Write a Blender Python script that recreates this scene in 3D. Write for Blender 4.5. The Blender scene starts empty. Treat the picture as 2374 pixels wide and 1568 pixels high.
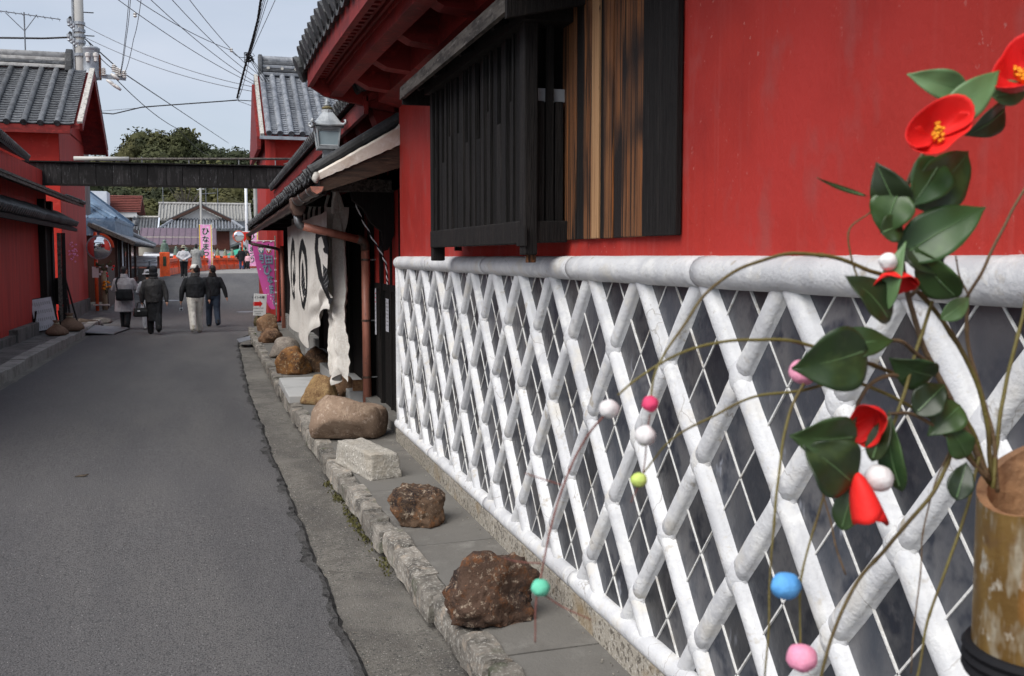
import bpy, bmesh, math, random
from mathutils import Vector, Matrix, noise
R = math.radians
S = bpy.context.scene
COL = S.collection
random.seed(7)
# ------------------------------------------------------------------ camera
EYE = 1.65
PITCH = math.atan(81/1024); YAW = math.atan(300*math.cos(PITCH)/1024)
cam = bpy.data.cameras.new('camera'); cam.lens = 36; cam.sensor_width = 36
cam.clip_start = .05; cam.clip_end = 2000
cam.dof.use_dof = True; cam.dof.focus_distance = 7.0; cam.dof.aperture_fstop = 11
camo = bpy.data.objects.new('camera', cam); COL.objects.link(camo)
camo.location = (0, 0, EYE); camo.rotation_euler = (R(90)-PITCH, 0, -YAW)
S.camera = camo
# ------------------------------------------------------------------ world, sun, exposure
SUN_EL, SUN_AZ = 49, 234           # azimuth clockwise from +Y: behind the camera, to the left
w = bpy.data.worlds.new('World'); S.world = w; w.use_nodes = True
nt = w.node_tree; nt.nodes.clear()
def wn(t, **k):
    n = nt.nodes.new(t)
    for a, b in k.items(): setattr(n, a, b)
    return n
sky = wn('ShaderNodeTexSky', sky_type='NISHITA', sun_disc=False)
sky.sun_elevation = R(SUN_EL); sky.sun_rotation = R(SUN_AZ); sky.dust_density = 1.5; sky.altitude = 10
b1 = wn('ShaderNodeBackground'); b1.inputs[1].default_value = .078
b2 = wn('ShaderNodeBackground'); b2.inputs[0].default_value = (.735, .80, .925, 1); b2.inputs[1].default_value = .61
mx = wn('ShaderNodeMixShader'); out = wn('ShaderNodeOutputWorld')
tc = wn('ShaderNodeTexCoord'); mp = wn('ShaderNodeMapping'); mp.inputs['Scale'].default_value = (1.1, 1.1, 4.2)
no = wn('ShaderNodeTexNoise'); no.inputs['Scale'].default_value = 2.3; no.inputs['Detail'].default_value = 6; no.inputs['Roughness'].default_value = .48
rp = wn('ShaderNodeMapRange'); rp.inputs[1].default_value = .3; rp.inputs[2].default_value = .7; rp.inputs[3].default_value = .5; rp.inputs[4].default_value = .96
L = nt.links.new
L(tc.outputs['Generated'], mp.inputs[0]); L(mp.outputs[0], no.inputs[0]); L(no.outputs[0], rp.inputs[0])
L(sky.outputs[0], b1.inputs[0]); L(rp.outputs[0], mx.inputs[0]); L(b1.outputs[0], mx.inputs[1]); L(b2.outputs[0], mx.inputs[2])
L(mx.outputs[0], out.inputs[0])
sl = bpy.data.lights.new('sun', 'SUN'); sl.energy = 2.6; sl.angle = R(48); sl.color = (1, .965, .92)
so = bpy.data.objects.new('sun', sl); COL.objects.link(so)
sd = Vector((math.sin(R(SUN_AZ))*math.cos(R(SUN_EL)), math.cos(R(SUN_AZ))*math.cos(R(SUN_EL)), math.sin(R(SUN_EL))))
so.rotation_euler = sd.to_track_quat('Z', 'Y').to_euler()
S.view_settings.view_transform = 'Standard'; S.view_settings.look = 'None'
S.view_settings.exposure = 0.6; S.view_settings.gamma = 1; S.view_settings.use_curve_mapping = False
S.cycles.use_denoising = True; S.cycles.use_adaptive_sampling = True; S.cycles.adaptive_threshold = .025; S.cycles.max_bounces = 6; S.cycles.diffuse_bounces = 3
S.cycles.glossy_bounces = 3; S.cycles.transmission_bounces = 4; S.cycles.transparent_max_bounces = 6
# ------------------------------------------------------------------ helpers
FW = Vector((math.sin(YAW)*math.cos(PITCH), math.cos(YAW)*math.cos(PITCH), -math.sin(PITCH)))
RT = Vector((math.cos(YAW), -math.sin(YAW), 0)); UP = RT.cross(FW); KD = 1024/2373
def _ray(dx, dy): return FW + RT*((dx*KD-512)/1024) + UP*((338-dy*KD)/1024)
def at(dx, dy, Y):                       # survey helper: a sighted direction at a known street distance Y (m)
    d = _ray(dx, dy); return Vector((0, 0, EYE)) + d*(Y/d.y)
def atx(dx, dy, X):
    d = _ray(dx, dy); return Vector((0, 0, EYE)) + d*(X/d.x)
def ss(a, b, x):
    t = min(1, max(0, (x-a)/(b-a))); return t*t*(3-2*t)
def lerp(a, b, t): return a+(b-a)*t
def pl(tab, y):                          # piecewise linear table
    if y <= tab[0][0]: return tab[0][1]
    for (a, va), (b, vb) in zip(tab, tab[1:]):
        if y <= b: return lerp(va, vb, (y-a)/(b-a))
    return tab[-1][1]
def gz(y): return -.15 - .09*ss(4, 25, y) + 1.0*ss(29, 58, y)
def fbm(p, o=4, s=1.0):
    v = 0; a = 1; f = s
    for _ in range(o): v += a*noise.noise(Vector(p)*f); a *= .5; f *= 2.03
    return v

class MB:
    """collects shapes, becomes one mesh object"""
    def __init__(s): s.v = []; s.f = []; s.m = []
    def add(s, vs, fs, mi=0):
        o = len(s.v); s.v += [tuple(q) for q in vs]; s.f += [[i+o for i in f] for f in fs]; s.m += [mi]*len(fs); return s
    def box(s, x0, x1, y0, y1, z0, z1, mi=0, j=0):
        J = lambda: random.uniform(-j, j)
        vs = [(x+J(), y+J(), z+J()) for z in (z0, z1) for x, y in ((x0, y0), (x1, y0), (x1, y1), (x0, y1))]
        return s.add(vs, [(3,2,1,0),(4,5,6,7),(0,1,5,4),(1,2,6,5),(2,3,7,6),(3,0,4,7)], mi)
    def bar(s, a, b, w, h, up=(0,0,1), mi=0):      # box beam between two points
        a = Vector(a); b = Vector(b); d = (b-a).normalized(); u = Vector(up)
        r = d.cross(u)
        if r.length < 1e-4: r = d.cross(Vector((0,1,0)))
        r.normalize(); u = r.cross(d)
        vs = [p + r*x*w/2 + u*z*h/2 for p in (a, b) for x, z in ((-1,-1),(1,-1),(1,1),(-1,1))]
        return s.add(vs, [(0,1,2,3),(7,6,5,4),(0,4,5,1),(1,5,6,2),(2,6,7,3),(3,7,4,0)], mi)
    def prism(s, poly, d, mi=0):                   # polygon (3D list) extruded by vector d
        n = len(poly); d = Vector(d); vs = [Vector(p) for p in poly] + [Vector(p)+d for p in poly]
        return s.add(vs, [list(range(n))[::-1], list(range(n, 2*n))] + [(i, (i+1)%n, n+(i+1)%n, n+i) for i in range(n)], mi)
    def tube(s, pts, rad, n=8, cap=True, mi=0, sq=(1,1)):
        pts = [Vector(p) for p in pts]; k = len(pts)
        if not hasattr(rad, '__len__'): rad = [rad]*k
        rings = []; pr = None
        for i, p in enumerate(pts):
            t = (pts[min(i+1, k-1)]-pts[max(i-1, 0)]).normalized()
            if pr is None:
                pr = t.cross(Vector((0,0,1)))
                if pr.length < .02: pr = t.cross(Vector((0,1,0)))
            pr = (pr - t*pr.dot(t)).normalized(); q = t.cross(pr)
            rings.append([p + pr*math.cos(2*math.pi*j/n)*rad[i]*sq[0] + q*math.sin(2*math.pi*j/n)*rad[i]*sq[1] for j in range(n)])
        return s.loft(rings, cap, True, mi)
    def loft(s, rings, cap=True, closed=True, mi=0):
        n = len(rings[0]); vs = [p for r in rings for p in r]; fs = []
        for i in range(len(rings)-1):
            for j in range(n if closed else n-1):
                fs.append((i*n+j, i*n+(j+1)%n, (i+1)*n+(j+1)%n, (i+1)*n+j))
        if cap and closed: fs += [list(range(n))[::-1], list(range((len(rings)-1)*n, len(rings)*n))]
        return s.add(vs, fs, mi)
    def lathe(s, prof, n=16, c=(0,0,0), mi=0, tilt=None):   # prof: (r,z)
        rings = []
        for r, z in prof:
            ring = [Vector((r*math.cos(2*math.pi*j/n), r*math.sin(2*math.pi*j/n), z)) for j in range(n)]
            if tilt: ring = [tilt @ p for p in ring]
            rings.append([p+Vector(c) for p in ring])
        return s.loft(rings, True, True, mi)
    def grid(s, fn, nu, nv, mi=0):
        vs = [fn(i/nu, j/nv) for j in range(nv+1) for i in range(nu+1)]
        return s.add(vs, [(j*(nu+1)+i, j*(nu+1)+i+1, (j+1)*(nu+1)+i+1, (j+1)*(nu+1)+i) for j in range(nv) for i in range(nu)], mi)
    def mesh(s, name, mats, smooth=False):
        me = bpy.data.meshes.new(name); me.from_pydata(s.v, [], s.f)
        for m in (mats if isinstance(mats, (list, tuple)) else [mats]): me.materials.append(m)
        if any(s.m): me.polygons.foreach_set('material_index', s.m)
        if smooth: me.polygons.foreach_set('use_smooth', [True]*len(s.f))
        bm = bmesh.new(); bm.from_mesh(me); bmesh.ops.recalc_face_normals(bm, faces=bm.faces); bm.to_mesh(me); bm.free()
        me.update(); return me
    def bw(s, name, mats, parent, **k):            # part given in world coordinates
        o = s.build(name, mats, None, **k); o.parent = parent
        if parent.type == 'EMPTY': o.matrix_parent_inverse = Matrix.Translation(-parent.location)
        return o
    def build(s, name, mats, parent=None, smooth=False, bevel=0):
        return link(name, s.mesh(name, mats, smooth), parent, bevel)
def link(name, me, parent=None, bevel=0, loc=None, rot=None):
    o = bpy.data.objects.new(name, me); COL.objects.link(o)
    if parent: o.parent = parent
    if loc is not None: o.location = loc
    if rot is not None: o.rotation_euler = rot
    if bevel:
        m = o.modifiers.new('bevel', 'BEVEL'); m.width = bevel; m.segments = 2; m.limit_method = 'ANGLE'
    return o
def tag(o, label=None, cat=None, group=None, kind=None):
    if label: o['label'] = label
    if cat: o['category'] = cat
    if group: o['group'] = group
    if kind: o['kind'] = kind
    return o
def thing(name, label, cat, loc=(0,0,0), rz=0, group=None):
    o = bpy.data.objects.new(name, None); COL.objects.link(o); o.empty_display_size = .1
    o.location = loc; o.rotation_euler = (0,0,rz); return tag(o, label, cat, group)
def kids(o): return [c for c in bpy.data.objects if c.parent == o]
def dup(o, loc, rz=None, label=None, parent=None, scale=None):
    c = o.copy(); COL.objects.link(c); c.location = loc
    if rz is not None: c.rotation_euler = (0,0,rz)
    if label: c['label'] = label
    if scale: c.scale = scale
    for ch in kids(o):
        d = ch.copy(); COL.objects.link(d); d.parent = c
        for g in kids(ch):
            e = g.copy(); COL.objects.link(e); e.parent = d
    return c
# ------------------------------------------------------------------ materials
MATS = {}
def pm(name, base, rough=.8, layers=(), bump=None, spec=.35, metal=0, rnd=0, bump2=None, coat=0, hue=0, crack=None):
    """principled material; layers: (scale, colour, lo, hi, (sx,sy,sz)); bump: (scale, strength, stretch); rnd: per-object brightness spread"""
    m = bpy.data.materials.new(name); m.use_nodes = True; t = m.node_tree; N = t.nodes; K = t.links.new
    p = N['Principled BSDF']; p.inputs['Roughness'].default_value = rough; p.inputs['Metallic'].default_value = metal
    p.inputs['Specular IOR Level'].default_value = spec; p.inputs['Coat Weight'].default_value = coat
    tcn = N.new('ShaderNodeTexCoord'); oi = N.new('ShaderNodeObjectInfo')
    off = N.new('ShaderNodeVectorMath'); off.operation = 'MULTIPLY_ADD'
    ml = N.new('ShaderNodeMath'); ml.operation = 'MULTIPLY'; ml.inputs[1].default_value = 37.
    K(oi.outputs['Random'], ml.inputs[0]); cv = N.new('ShaderNodeCombineXYZ')
    for i in range(3): K(ml.outputs[0], cv.inputs[i])
    off.inputs[1].default_value = (1,1,1); K(tcn.outputs['Object'], off.inputs[0]); K(cv.outputs[0], off.inputs[2])
    vec = off.outputs[0]
    def nz(scale, st, det=3, ro=.65):
        mpn = N.new('ShaderNodeMapping'); mpn.inputs['Scale'].default_value = st
        n = N.new('ShaderNodeTexNoise'); n.inputs['Scale'].default_value = scale; n.inputs['Detail'].default_value = det
        n.inputs['Roughness'].default_value = ro
        K(vec, mpn.inputs[0]); K(mpn.outputs[0], n.inputs[0]); return n.outputs[0]
    c = N.new('ShaderNodeRGB'); c.outputs[0].default_value = (*base, 1); cur = c.outputs[0]
    for ly in layers:
        sc, colr, lo, hi = ly[:4]; st = ly[4] if len(ly) > 4 else (1,1,1); mxf = ly[5] if len(ly) > 5 else 1
        mr = N.new('ShaderNodeMapRange'); mr.inputs[1].default_value = lo; mr.inputs[2].default_value = hi; mr.inputs[4].default_value = mxf
        K(nz(sc, st), mr.inputs[0])
        mixn = N.new('ShaderNodeMix'); mixn.data_type = 'RGBA'; mixn.inputs[7].default_value = (*colr, 1)
        K(mr.outputs[0], mixn.inputs[0]); K(cur, mixn.inputs[6]); cur = mixn.outputs[2]
    if crack:                                   # fine hairline cracks, present in patches only
        vo = N.new('ShaderNodeTexVoronoi'); vo.feature = 'DISTANCE_TO_EDGE'; vo.inputs['Scale'].default_value = crack[0]
        wv = N.new('ShaderNodeVectorMath'); wv.operation = 'MULTIPLY_ADD'; n2 = N.new('ShaderNodeTexNoise'); n2.inputs['Scale'].default_value = crack[0]*3; n2.inputs['Detail'].default_value = 3
        K(vec, n2.inputs[0]); K(n2.outputs['Color'], wv.inputs[0]); wv.inputs[1].default_value = (.35/crack[0],)*3; K(vec, wv.inputs[2])
        mpc = N.new('ShaderNodeMapping'); mpc.inputs['Scale'].default_value = crack[3] if len(crack) > 3 else (1,1,1); K(wv.outputs[0], mpc.inputs[0]); K(mpc.outputs[0], vo.inputs[0])
        lt_ = N.new('ShaderNodeMapRange'); lt_.inputs[1].default_value = 0; lt_.inputs[2].default_value = crack[2]; lt_.inputs[3].default_value = 1; lt_.inputs[4].default_value = 0; K(vo.outputs['Distance'], lt_.inputs[0])
        mk = N.new('ShaderNodeMapRange'); mk.inputs[1].default_value = .52; mk.inputs[2].default_value = .6; K(nz(crack[0]*.8, (1,1,1)), mk.inputs[0])
        mm_ = N.new('ShaderNodeMath'); mm_.operation = 'MULTIPLY'; K(lt_.outputs[0], mm_.inputs[0]); K(mk.outputs[0], mm_.inputs[1])
        mixn = N.new('ShaderNodeMix'); mixn.data_type = 'RGBA'; mixn.inputs[7].default_value = (*crack[1], 1); K(mm_.outputs[0], mixn.inputs[0]); K(cur, mixn.inputs[6]); cur = mixn.outputs[2]
    if rnd or hue:
        hs = N.new('ShaderNodeHueSaturation'); mr = N.new('ShaderNodeMapRange')
        mr.inputs[3].default_value = 1-rnd; mr.inputs[4].default_value = 1+rnd
        K(oi.outputs['Random'], mr.inputs[0]); K(mr.outputs[0], hs.inputs['Value'])
        if hue:
            m2 = N.new('ShaderNodeMapRange'); m2.inputs[3].default_value = .5-hue; m2.inputs[4].default_value = .5+hue
            K(oi.outputs['Random'], m2.inputs[0]); K(m2.outputs[0], hs.inputs['Hue'])
        K(cur, hs.inputs['Color']); cur = hs.outputs[0]
    K(cur, p.inputs['Base Color'])
    prev = None
    for b in (bump, bump2):
        if not b: continue
        bn = N.new('ShaderNodeBump'); bn.inputs['Strength'].default_value = b[1]; bn.inputs['Distance'].default_value = b[3] if len(b) > 3 else .02
        K(nz(b[0], b[2] if len(b) > 2 else (1,1,1)), bn.inputs['Height'])
        if prev: K(prev, bn.inputs['Normal'])
        prev = bn.outputs[0]
    if prev: K(prev, p.inputs['Normal'])
    MATS[name] = m; return m
M = MATS
V = (9, 9, .35)     # vertical streaks
pm('asphalt', (.122,.118,.119), .93, [(1.1,(.140,.134,.131),.42,.66,(1,.3,1)), (.45,(.098,.095,.098),.45,.62,(1.6,.25,1)), (95,(.038,.038,.039),.53,.62), (70,(.38,.37,.36),.665,.70), (48,(.065,.065,.066),.55,.66)], (110,.6), spec=.25, bump2=(1.7,.12))
pm('asphalt_edge', (.062,.060,.059), .95, [(50,(.12,.118,.113),.54,.66), (13,(.024,.023,.023),.50,.60), (3,(.095,.092,.09),.5,.62)], (70,1.0), spec=.2)
pm('gutter_concrete', (.17,.158,.138), .9, [(2.2,(.095,.088,.08),.42,.64,(1,.35,1)), (75,(.40,.385,.35),.60,.67), (60,(.05,.05,.046),.54,.64), (9,(.11,.10,.088),.5,.66), (.9,(.22,.205,.18),.5,.7)], (120,.6))
pm('walk_concrete', (.155,.145,.13), .9, [(1.6,(.095,.09,.082),.42,.66), (3.5,(.125,.117,.105),.5,.62,(1,.5,1)), (7,(.22,.21,.19),.54,.72), (140,(.10,.097,.09),.56,.66), (.8,(.15,.143,.13),.4,.6)], (60,.25))
pm('kerb_granite', (.215,.195,.168), .9, [(5,(.085,.078,.068),.45,.64), (8,(.30,.25,.20),.55,.68), (60,(.36,.345,.31),.54,.66), (12,(.32,.30,.27),.60,.70), (3,(.06,.075,.035),.60,.72)], (30,.6), rnd=.3, bump2=(5,.5))
pm('granite', (.33,.30,.25), .85, [(40,(.12,.105,.085),.52,.6), (70,(.5,.47,.42),.56,.66), (2.5,(.24,.17,.09),.55,.72)], (60,.35), rnd=.14)
pm('granite_pale', (.36,.335,.29), .88, [(55,(.20,.185,.165),.55,.62), (45,(.6,.57,.52),.55,.65), (3,(.36,.32,.26),.5,.7)], (45,.55), bump2=(10,.4))
pm('red_plaster', (.43,.031,.021), .66, [(1.3,(.345,.024,.018),.42,.60), (2.0,(.46,.10,.085),.56,.76,V,.32), (3.1,(.30,.02,.018),.56,.76,(6,6,.3),.35), (30,(.48,.13,.11),.67,.72), (.9,(.46,.036,.028),.50,.66), (5,(.37,.06,.052),.54,.68,(1,1,.6),.8)], (7,.22), spec=.3, bump2=(45,.12), crack=(.75,(.13,.012,.012),.006,(1,1,.45)))
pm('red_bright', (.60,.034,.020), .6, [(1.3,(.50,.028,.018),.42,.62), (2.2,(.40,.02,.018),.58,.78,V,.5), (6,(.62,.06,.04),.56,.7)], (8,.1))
pm('red_wall_shade', (.42,.032,.024), .72, [(1.6,(.29,.022,.018),.42,.62,(4,4,.35)), (2.2,(.42,.075,.06),.55,.78,V,.4)], (20,.12))  # duller copy of the wall red, with shade put into the colour
pm('red_wood', (.21,.014,.011), .65, [(3,(.13,.009,.008),.45,.65,(1,1,3)), (12,(.34,.03,.025),.58,.7)], (30,.1), rnd=.12)
pm('plaster_white', (.64,.645,.655), .72, [(2.6,(.53,.535,.55),.45,.62), (9,(.72,.72,.71),.5,.66), (12,(.44,.40,.34),.62,.73), (45,(.56,.55,.53),.62,.70), (5,(.62,.60,.56),.56,.68)], (16,.28), spec=.22, rnd=.05, bump2=(70,.2), crack=(4,(.34,.32,.30),.009))
pm('plaster_warm', (.66,.60,.52), .75, [(4,(.54,.45,.36),.5,.68), (20,(.72,.68,.62),.5,.66)], (14,.4))
pm('grout', (.66,.655,.63), .8, [(6,(.40,.37,.32),.52,.68), (30,(.72,.72,.70),.5,.62)], (60,.3))
pm('slate_tile', (.040,.045,.055), .38, [(2.2,(.092,.092,.096),.46,.60,(1,1,.5)), (7,(.020,.024,.034),.52,.64), (9,(.21,.22,.25),.655,.73,(1,1,.45)), (30,(.06,.062,.07),.5,.7)], (25,.12), spec=.5, rnd=.5, bump2=(6,.22), hue=.0)
pm('black_wood', (.011,.0095,.009), .78, [(2.6,(.022,.018,.016),.5,.66,(14,14,.5)), (30,(.006,.005,.005),.5,.6,(5,5,.3))], (24,.35,(8,8,.3)), spec=.22, rnd=.35)
pm('black_board', (.0125,.011,.0105), .78, [(3,(.030,.026,.024),.54,.7,(26,26,.5)), (3,(.10,.072,.052),.71,.76,(24,24,.3)), (26,(.006,.005,.005),.5,.6,(7,7,.25))], (24,.5,(9,9,.25)), spec=.22, rnd=.45)
pm('brown_board', (.19,.080,.034), .72, [(3,(.030,.017,.012),.46,.57,(24,24,.30)), (2.4,(.30,.135,.052),.58,.67,(30,30,.30)), (1.3,(.012,.010,.009),.54,.64,(6,6,.8)), (5,(.30,.10,.024),.58,.68,(20,20,.3)), (1.0,(.016,.012,.011),.58,.68,(1.5,1.5,.9))], (20,.5,(10,10,.25)), spec=.25, rnd=.15)
pm('tan_board', (.42,.24,.12), .7, [(3,(.22,.11,.05),.50,.66,(24,24,.3)), (1.4,(.05,.028,.018),.60,.68,(9,9,.6)), (30,(.1,.05,.03),.68,.74,(3,3,.5))], (20,.3,(10,10,.25)), spec=.25)
pm('dark_brown', (.052,.031,.021), .72, [(3,(.022,.014,.010),.45,.62,(1,8,8)), (5,(.085,.05,.032),.56,.7,(1,9,9))], (20,.35,(1,8,8)), spec=.3, rnd=.2)
pm('grey_wood', (.10,.088,.076), .85, [(4,(.035,.03,.027),.45,.6,(6,1,6)), (9,(.17,.155,.14),.56,.7,(6,1,6))], (20,.4), rnd=.2)
pm('roof_tile', (.085,.090,.098), .5, [(4,(.045,.047,.052),.45,.6), (11,(.19,.195,.20),.55,.68), (30,(.13,.135,.14),.5,.7)], (30,.2), spec=.45, rnd=.3)
pm('roof_tile_pale', (.21,.225,.25), .5, [(4,(.12,.13,.15),.45,.6), (9,(.34,.345,.35),.55,.70)], (30,.15), spec=.45, rnd=.22)
pm('roof_tile_old', (.05,.052,.055), .6, [(6,(.10,.105,.11),.5,.64), (14,(.22,.215,.20),.60,.70), (3,(.025,.026,.027),.45,.6)], (26,.4), spec=.4, rnd=.3)
pm('mortar', (.48,.46,.42), .85, [(12,(.2,.19,.17),.5,.64)], (20,.5))
pm('ridge_tile_light', (.42,.41,.395), .65, [(5,(.28,.27,.26),.45,.6)], (20,.2), rnd=.1)
pm('gutter_brown', (.085,.050,.038), .42, [(6,(.17,.105,.075),.52,.68,(1,1,.5)), (15,(.04,.026,.02),.5,.62)], (20,.12), spec=.4)
pm('pipe_terracotta', (.46,.185,.13), .42, [(5,(.30,.115,.08),.48,.66,(1,1,.3)), (16,(.28,.13,.10),.6,.7)], (25,.08), spec=.4)
pm('zinc', (.32,.325,.33), .4, [(8,(.2,.205,.21),.45,.62)], (20,.1), metal=.6)
pm('lamp_metal', (.40,.42,.43), .42, [(8,(.26,.275,.285),.46,.6), (3,(.50,.52,.53),.5,.7)], (20,.12), metal=.35, spec=.5)
pm('lamp_glass', (.36,.44,.47), .16, [(3,(.27,.34,.37),.4,.7)], spec=.6)
pm('moss_metal', (.16,.13,.06), .85, [(9,(.3,.26,.16),.5,.62)], (30,.3))
pm('cloth_white', (.67,.635,.58), .9, [(2.2,(.54,.50,.45),.45,.66), (40,(.70,.675,.63),.45,.6)], (90,.12), spec=.15)
pm('cloth_black', (.013,.013,.014), .85, [(6,(.03,.03,.032),.52,.66)], (60,.15), spec=.2)
pm('cloth_grey_line', (.20,.20,.20), .85)
pm('dark_interior', (.008,.007,.007), .9, spec=.1)  # near-black colour stands in for the shade inside openings
pm('beam_board', (.015,.0135,.0135), .82, [(3,(.034,.031,.031),.5,.64,(5,5,.7)), (10,(.17,.17,.175),.62,.74,(7,7,.6)), (2,(.010,.009,.009),.5,.62)], (16,.35,(6,6,.4)), spec=.25, rnd=.4)
pm('pipe_white', (.5,.49,.46), .55, [(7,(.24,.21,.16),.52,.66,(.4,1,1))], (20,.1))
pm('concrete', (.26,.255,.24), .88, [(3,(.16,.155,.145),.45,.62), (60,(.34,.33,.31),.56,.66)], (50,.3))
pm('concrete_dark', (.115,.113,.11), .9, [(3,(.06,.06,.058),.45,.62,(1,1,.5)), (30,(.16,.157,.15),.56,.66)], (40,.4), rnd=.15)
pm('slab_pale', (.43,.43,.42), .7, [(3,(.34,.34,.33),.45,.65)], (60,.1))
pm('pole_concrete', (.36,.355,.34), .8, [(3,(.27,.265,.25),.45,.65,(1,1,.3))], (40,.1))
pm('steel_grey', (.33,.36,.39), .45, [(6,(.23,.25,.28),.45,.65)], metal=.3)
pm('rust', (.22,.075,.03), .8, [(8,(.12,.04,.02),.45,.6)], (30,.3))
pm('porcelain', (.62,.60,.57), .3, spec=.5)
pm('wire_black', (.018,.018,.02), .6)
pm('wire_grey', (.14,.15,.17), .6)
pm('orange_paint', (.84,.12,.03), .5, [(5,(.58,.075,.025),.48,.66), (16,(.75,.15,.06),.6,.7)], (30,.1), spec=.4)
pm('orange_dirty', (.80,.115,.035), .55, [(4,(.45,.09,.05),.48,.66), (9,(.72,.17,.08),.6,.7)], (30,.1), spec=.35)
pm('verdigris', (.155,.225,.185), .6, [(7,(.09,.13,.105),.45,.62), (16,(.25,.31,.24),.58,.7)], (30,.2), spec=.4)
pm('verdigris_tan', (.25,.27,.19), .6, [(7,(.16,.19,.14),.45,.62)], (30,.2), spec=.4)
pm('plate_green', (.03,.06,.04), .5, [(40,(.14,.15,.09),.56,.62)], metal=.3)
pm('guard_white', (.72,.735,.76), .45, [(5,(.6,.615,.64),.5,.7)], (20,.05))
pm('house_white', (.66,.655,.645), .8, [(2,(.58,.575,.56),.45,.65)], (30,.05))
pm('house_bluewhite', (.60,.64,.70), .8, [(2,(.54,.58,.65),.45,.65)])
pm('house_beige', (.46,.44,.38), .85, [(3,(.38,.36,.31),.45,.65)])
pm('roof_grey', (.30,.295,.28), .7, [(5,(.22,.215,.20),.45,.6), (14,(.38,.375,.35),.55,.7)], (20,.3))
pm('roof_red', (.26,.085,.07), .65, [(6,(.18,.06,.05),.45,.6)], (20,.2), rnd=.15)
pm('roof_purple', (.135,.09,.115), .45, [(4,(.10,.068,.088),.45,.65)], spec=.45, rnd=.08)
pm('roof_blue', (.14,.215,.31), .55, [(4,(.09,.15,.23),.45,.6,(1,.4,1)), (7,(.30,.35,.41),.57,.7)], (20,.15), rnd=.12)
pm('brown_trim', (.06,.03,.022), .7)
pm('window_dark', (.03,.034,.04), .12, spec=.6)
pm('shutter_brown', (.14,.042,.027), .6, [(4,(.10,.03,.02),.45,.6,(10,10,.5))])
pm('bark', (.09,.07,.05), .9, [(6,(.04,.03,.022),.45,.6,(3,3,.5))], (20,.6))
for i, (c1, c2) in enumerate((((.060,.066,.024),(.030,.037,.015)), ((.078,.077,.026),(.040,.045,.016)), ((.044,.054,.024),(.025,.033,.015)), ((.088,.082,.028),(.050,.050,.018)))):
    pm('foliage_%d' % i, c1, .75, [(.55,c2,.45,.6)], spec=.25, rnd=.25)
pm('banner_pink', (.60,.105,.36), .8, [(1.5,(.52,.085,.31),.45,.65)], spec=.15)
pm('banner_light_pink', (.80,.34,.60), .8, spec=.15)
pm('banner_yellow', (.72,.52,.03), .8, spec=.15)
pm('print_white', (.74,.74,.75), .8, spec=.15)
pm('print_paleblue', (.36,.42,.56), .8, spec=.15)
pm('print_teal', (.10,.26,.32), .8, spec=.15)
pm('print_black', (.014,.014,.016), .8, spec=.15)
pm('print_red', (.60,.018,.018), .7, spec=.15)
pm('print_grey', (.30,.30,.31), .8, spec=.15)
pm('sign_white', (.70,.70,.69), .55, [(5,(.6,.6,.59),.5,.7)])
pm('paper', (.52,.52,.56), .9, [(3,(.44,.44,.48),.45,.65)], spec=.1)
pm('sheet_metal', (.19,.195,.205), .5, [(3,(.13,.13,.14),.45,.65), (12,(.25,.25,.26),.6,.7)], (40,.15), metal=.3)
pm('mirror', (.82,.84,.86), .04, metal=1)
pm('green_parasol', (.05,.38,.26), .7)
pm('skin', (.42,.225,.15), .6, [(20,(.36,.18,.12),.45,.6)])
pm('hair_black', (.010,.009,.009), .5, [(6,(.03,.028,.028),.52,.68,(8,8,1))], (40,.4,(6,6,1)), spec=.4)
pm('bamboo', (.22,.135,.04), .55, [(4,(.12,.065,.014),.45,.62,(3,3,.8)), (14,(.34,.31,.24),.50,.68,(2.2,2.2,.8)), (40,(.44,.41,.34),.60,.70,(1,1,.7)), (5,(.34,.13,.02),.56,.70,(2,2,.5)), (18,(.14,.08,.03),.55,.66)], (30,.15), spec=.4)
pm('bamboo_cut', (.40,.22,.11), .75, [(30,(.27,.14,.07),.45,.6), (6,(.20,.11,.06),.5,.66)], (40,.3))
pm('bamboo_pale', (.33,.30,.20), .6, [(5,(.24,.21,.13),.45,.6)])
pm('twig', (.16,.105,.055), .7, [(6,(.09,.06,.035),.45,.6), (10,(.22,.16,.07),.56,.7)], (60,.3))
pm('twig_green', (.15,.125,.035), .6, [(6,(.10,.07,.025),.45,.6)], (60,.25))
pm('twig_red', (.20,.07,.055), .65, [(6,(.12,.05,.04),.45,.6)], (60,.25))
pm('leaf', (.034,.066,.018), .40, [(3,(.016,.038,.012),.45,.62), (22,(.05,.09,.025),.55,.7)], (9,.12), spec=.45, rnd=.45, hue=.02)
pm('leaf_pale', (.115,.20,.085), .42, [(9,(.08,.15,.055),.45,.62), (40,(.22,.30,.19),.66,.72)], (9,.12), spec=.4, rnd=.15)
pm('petal_red', (.78,.022,.018), .62, [(7,(.62,.014,.014),.45,.62)], (40,.08), spec=.25)
pm('stamen_yellow', (.80,.36,.015), .8, [(20,(.7,.22,.01),.45,.6)], (60,.4))
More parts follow.
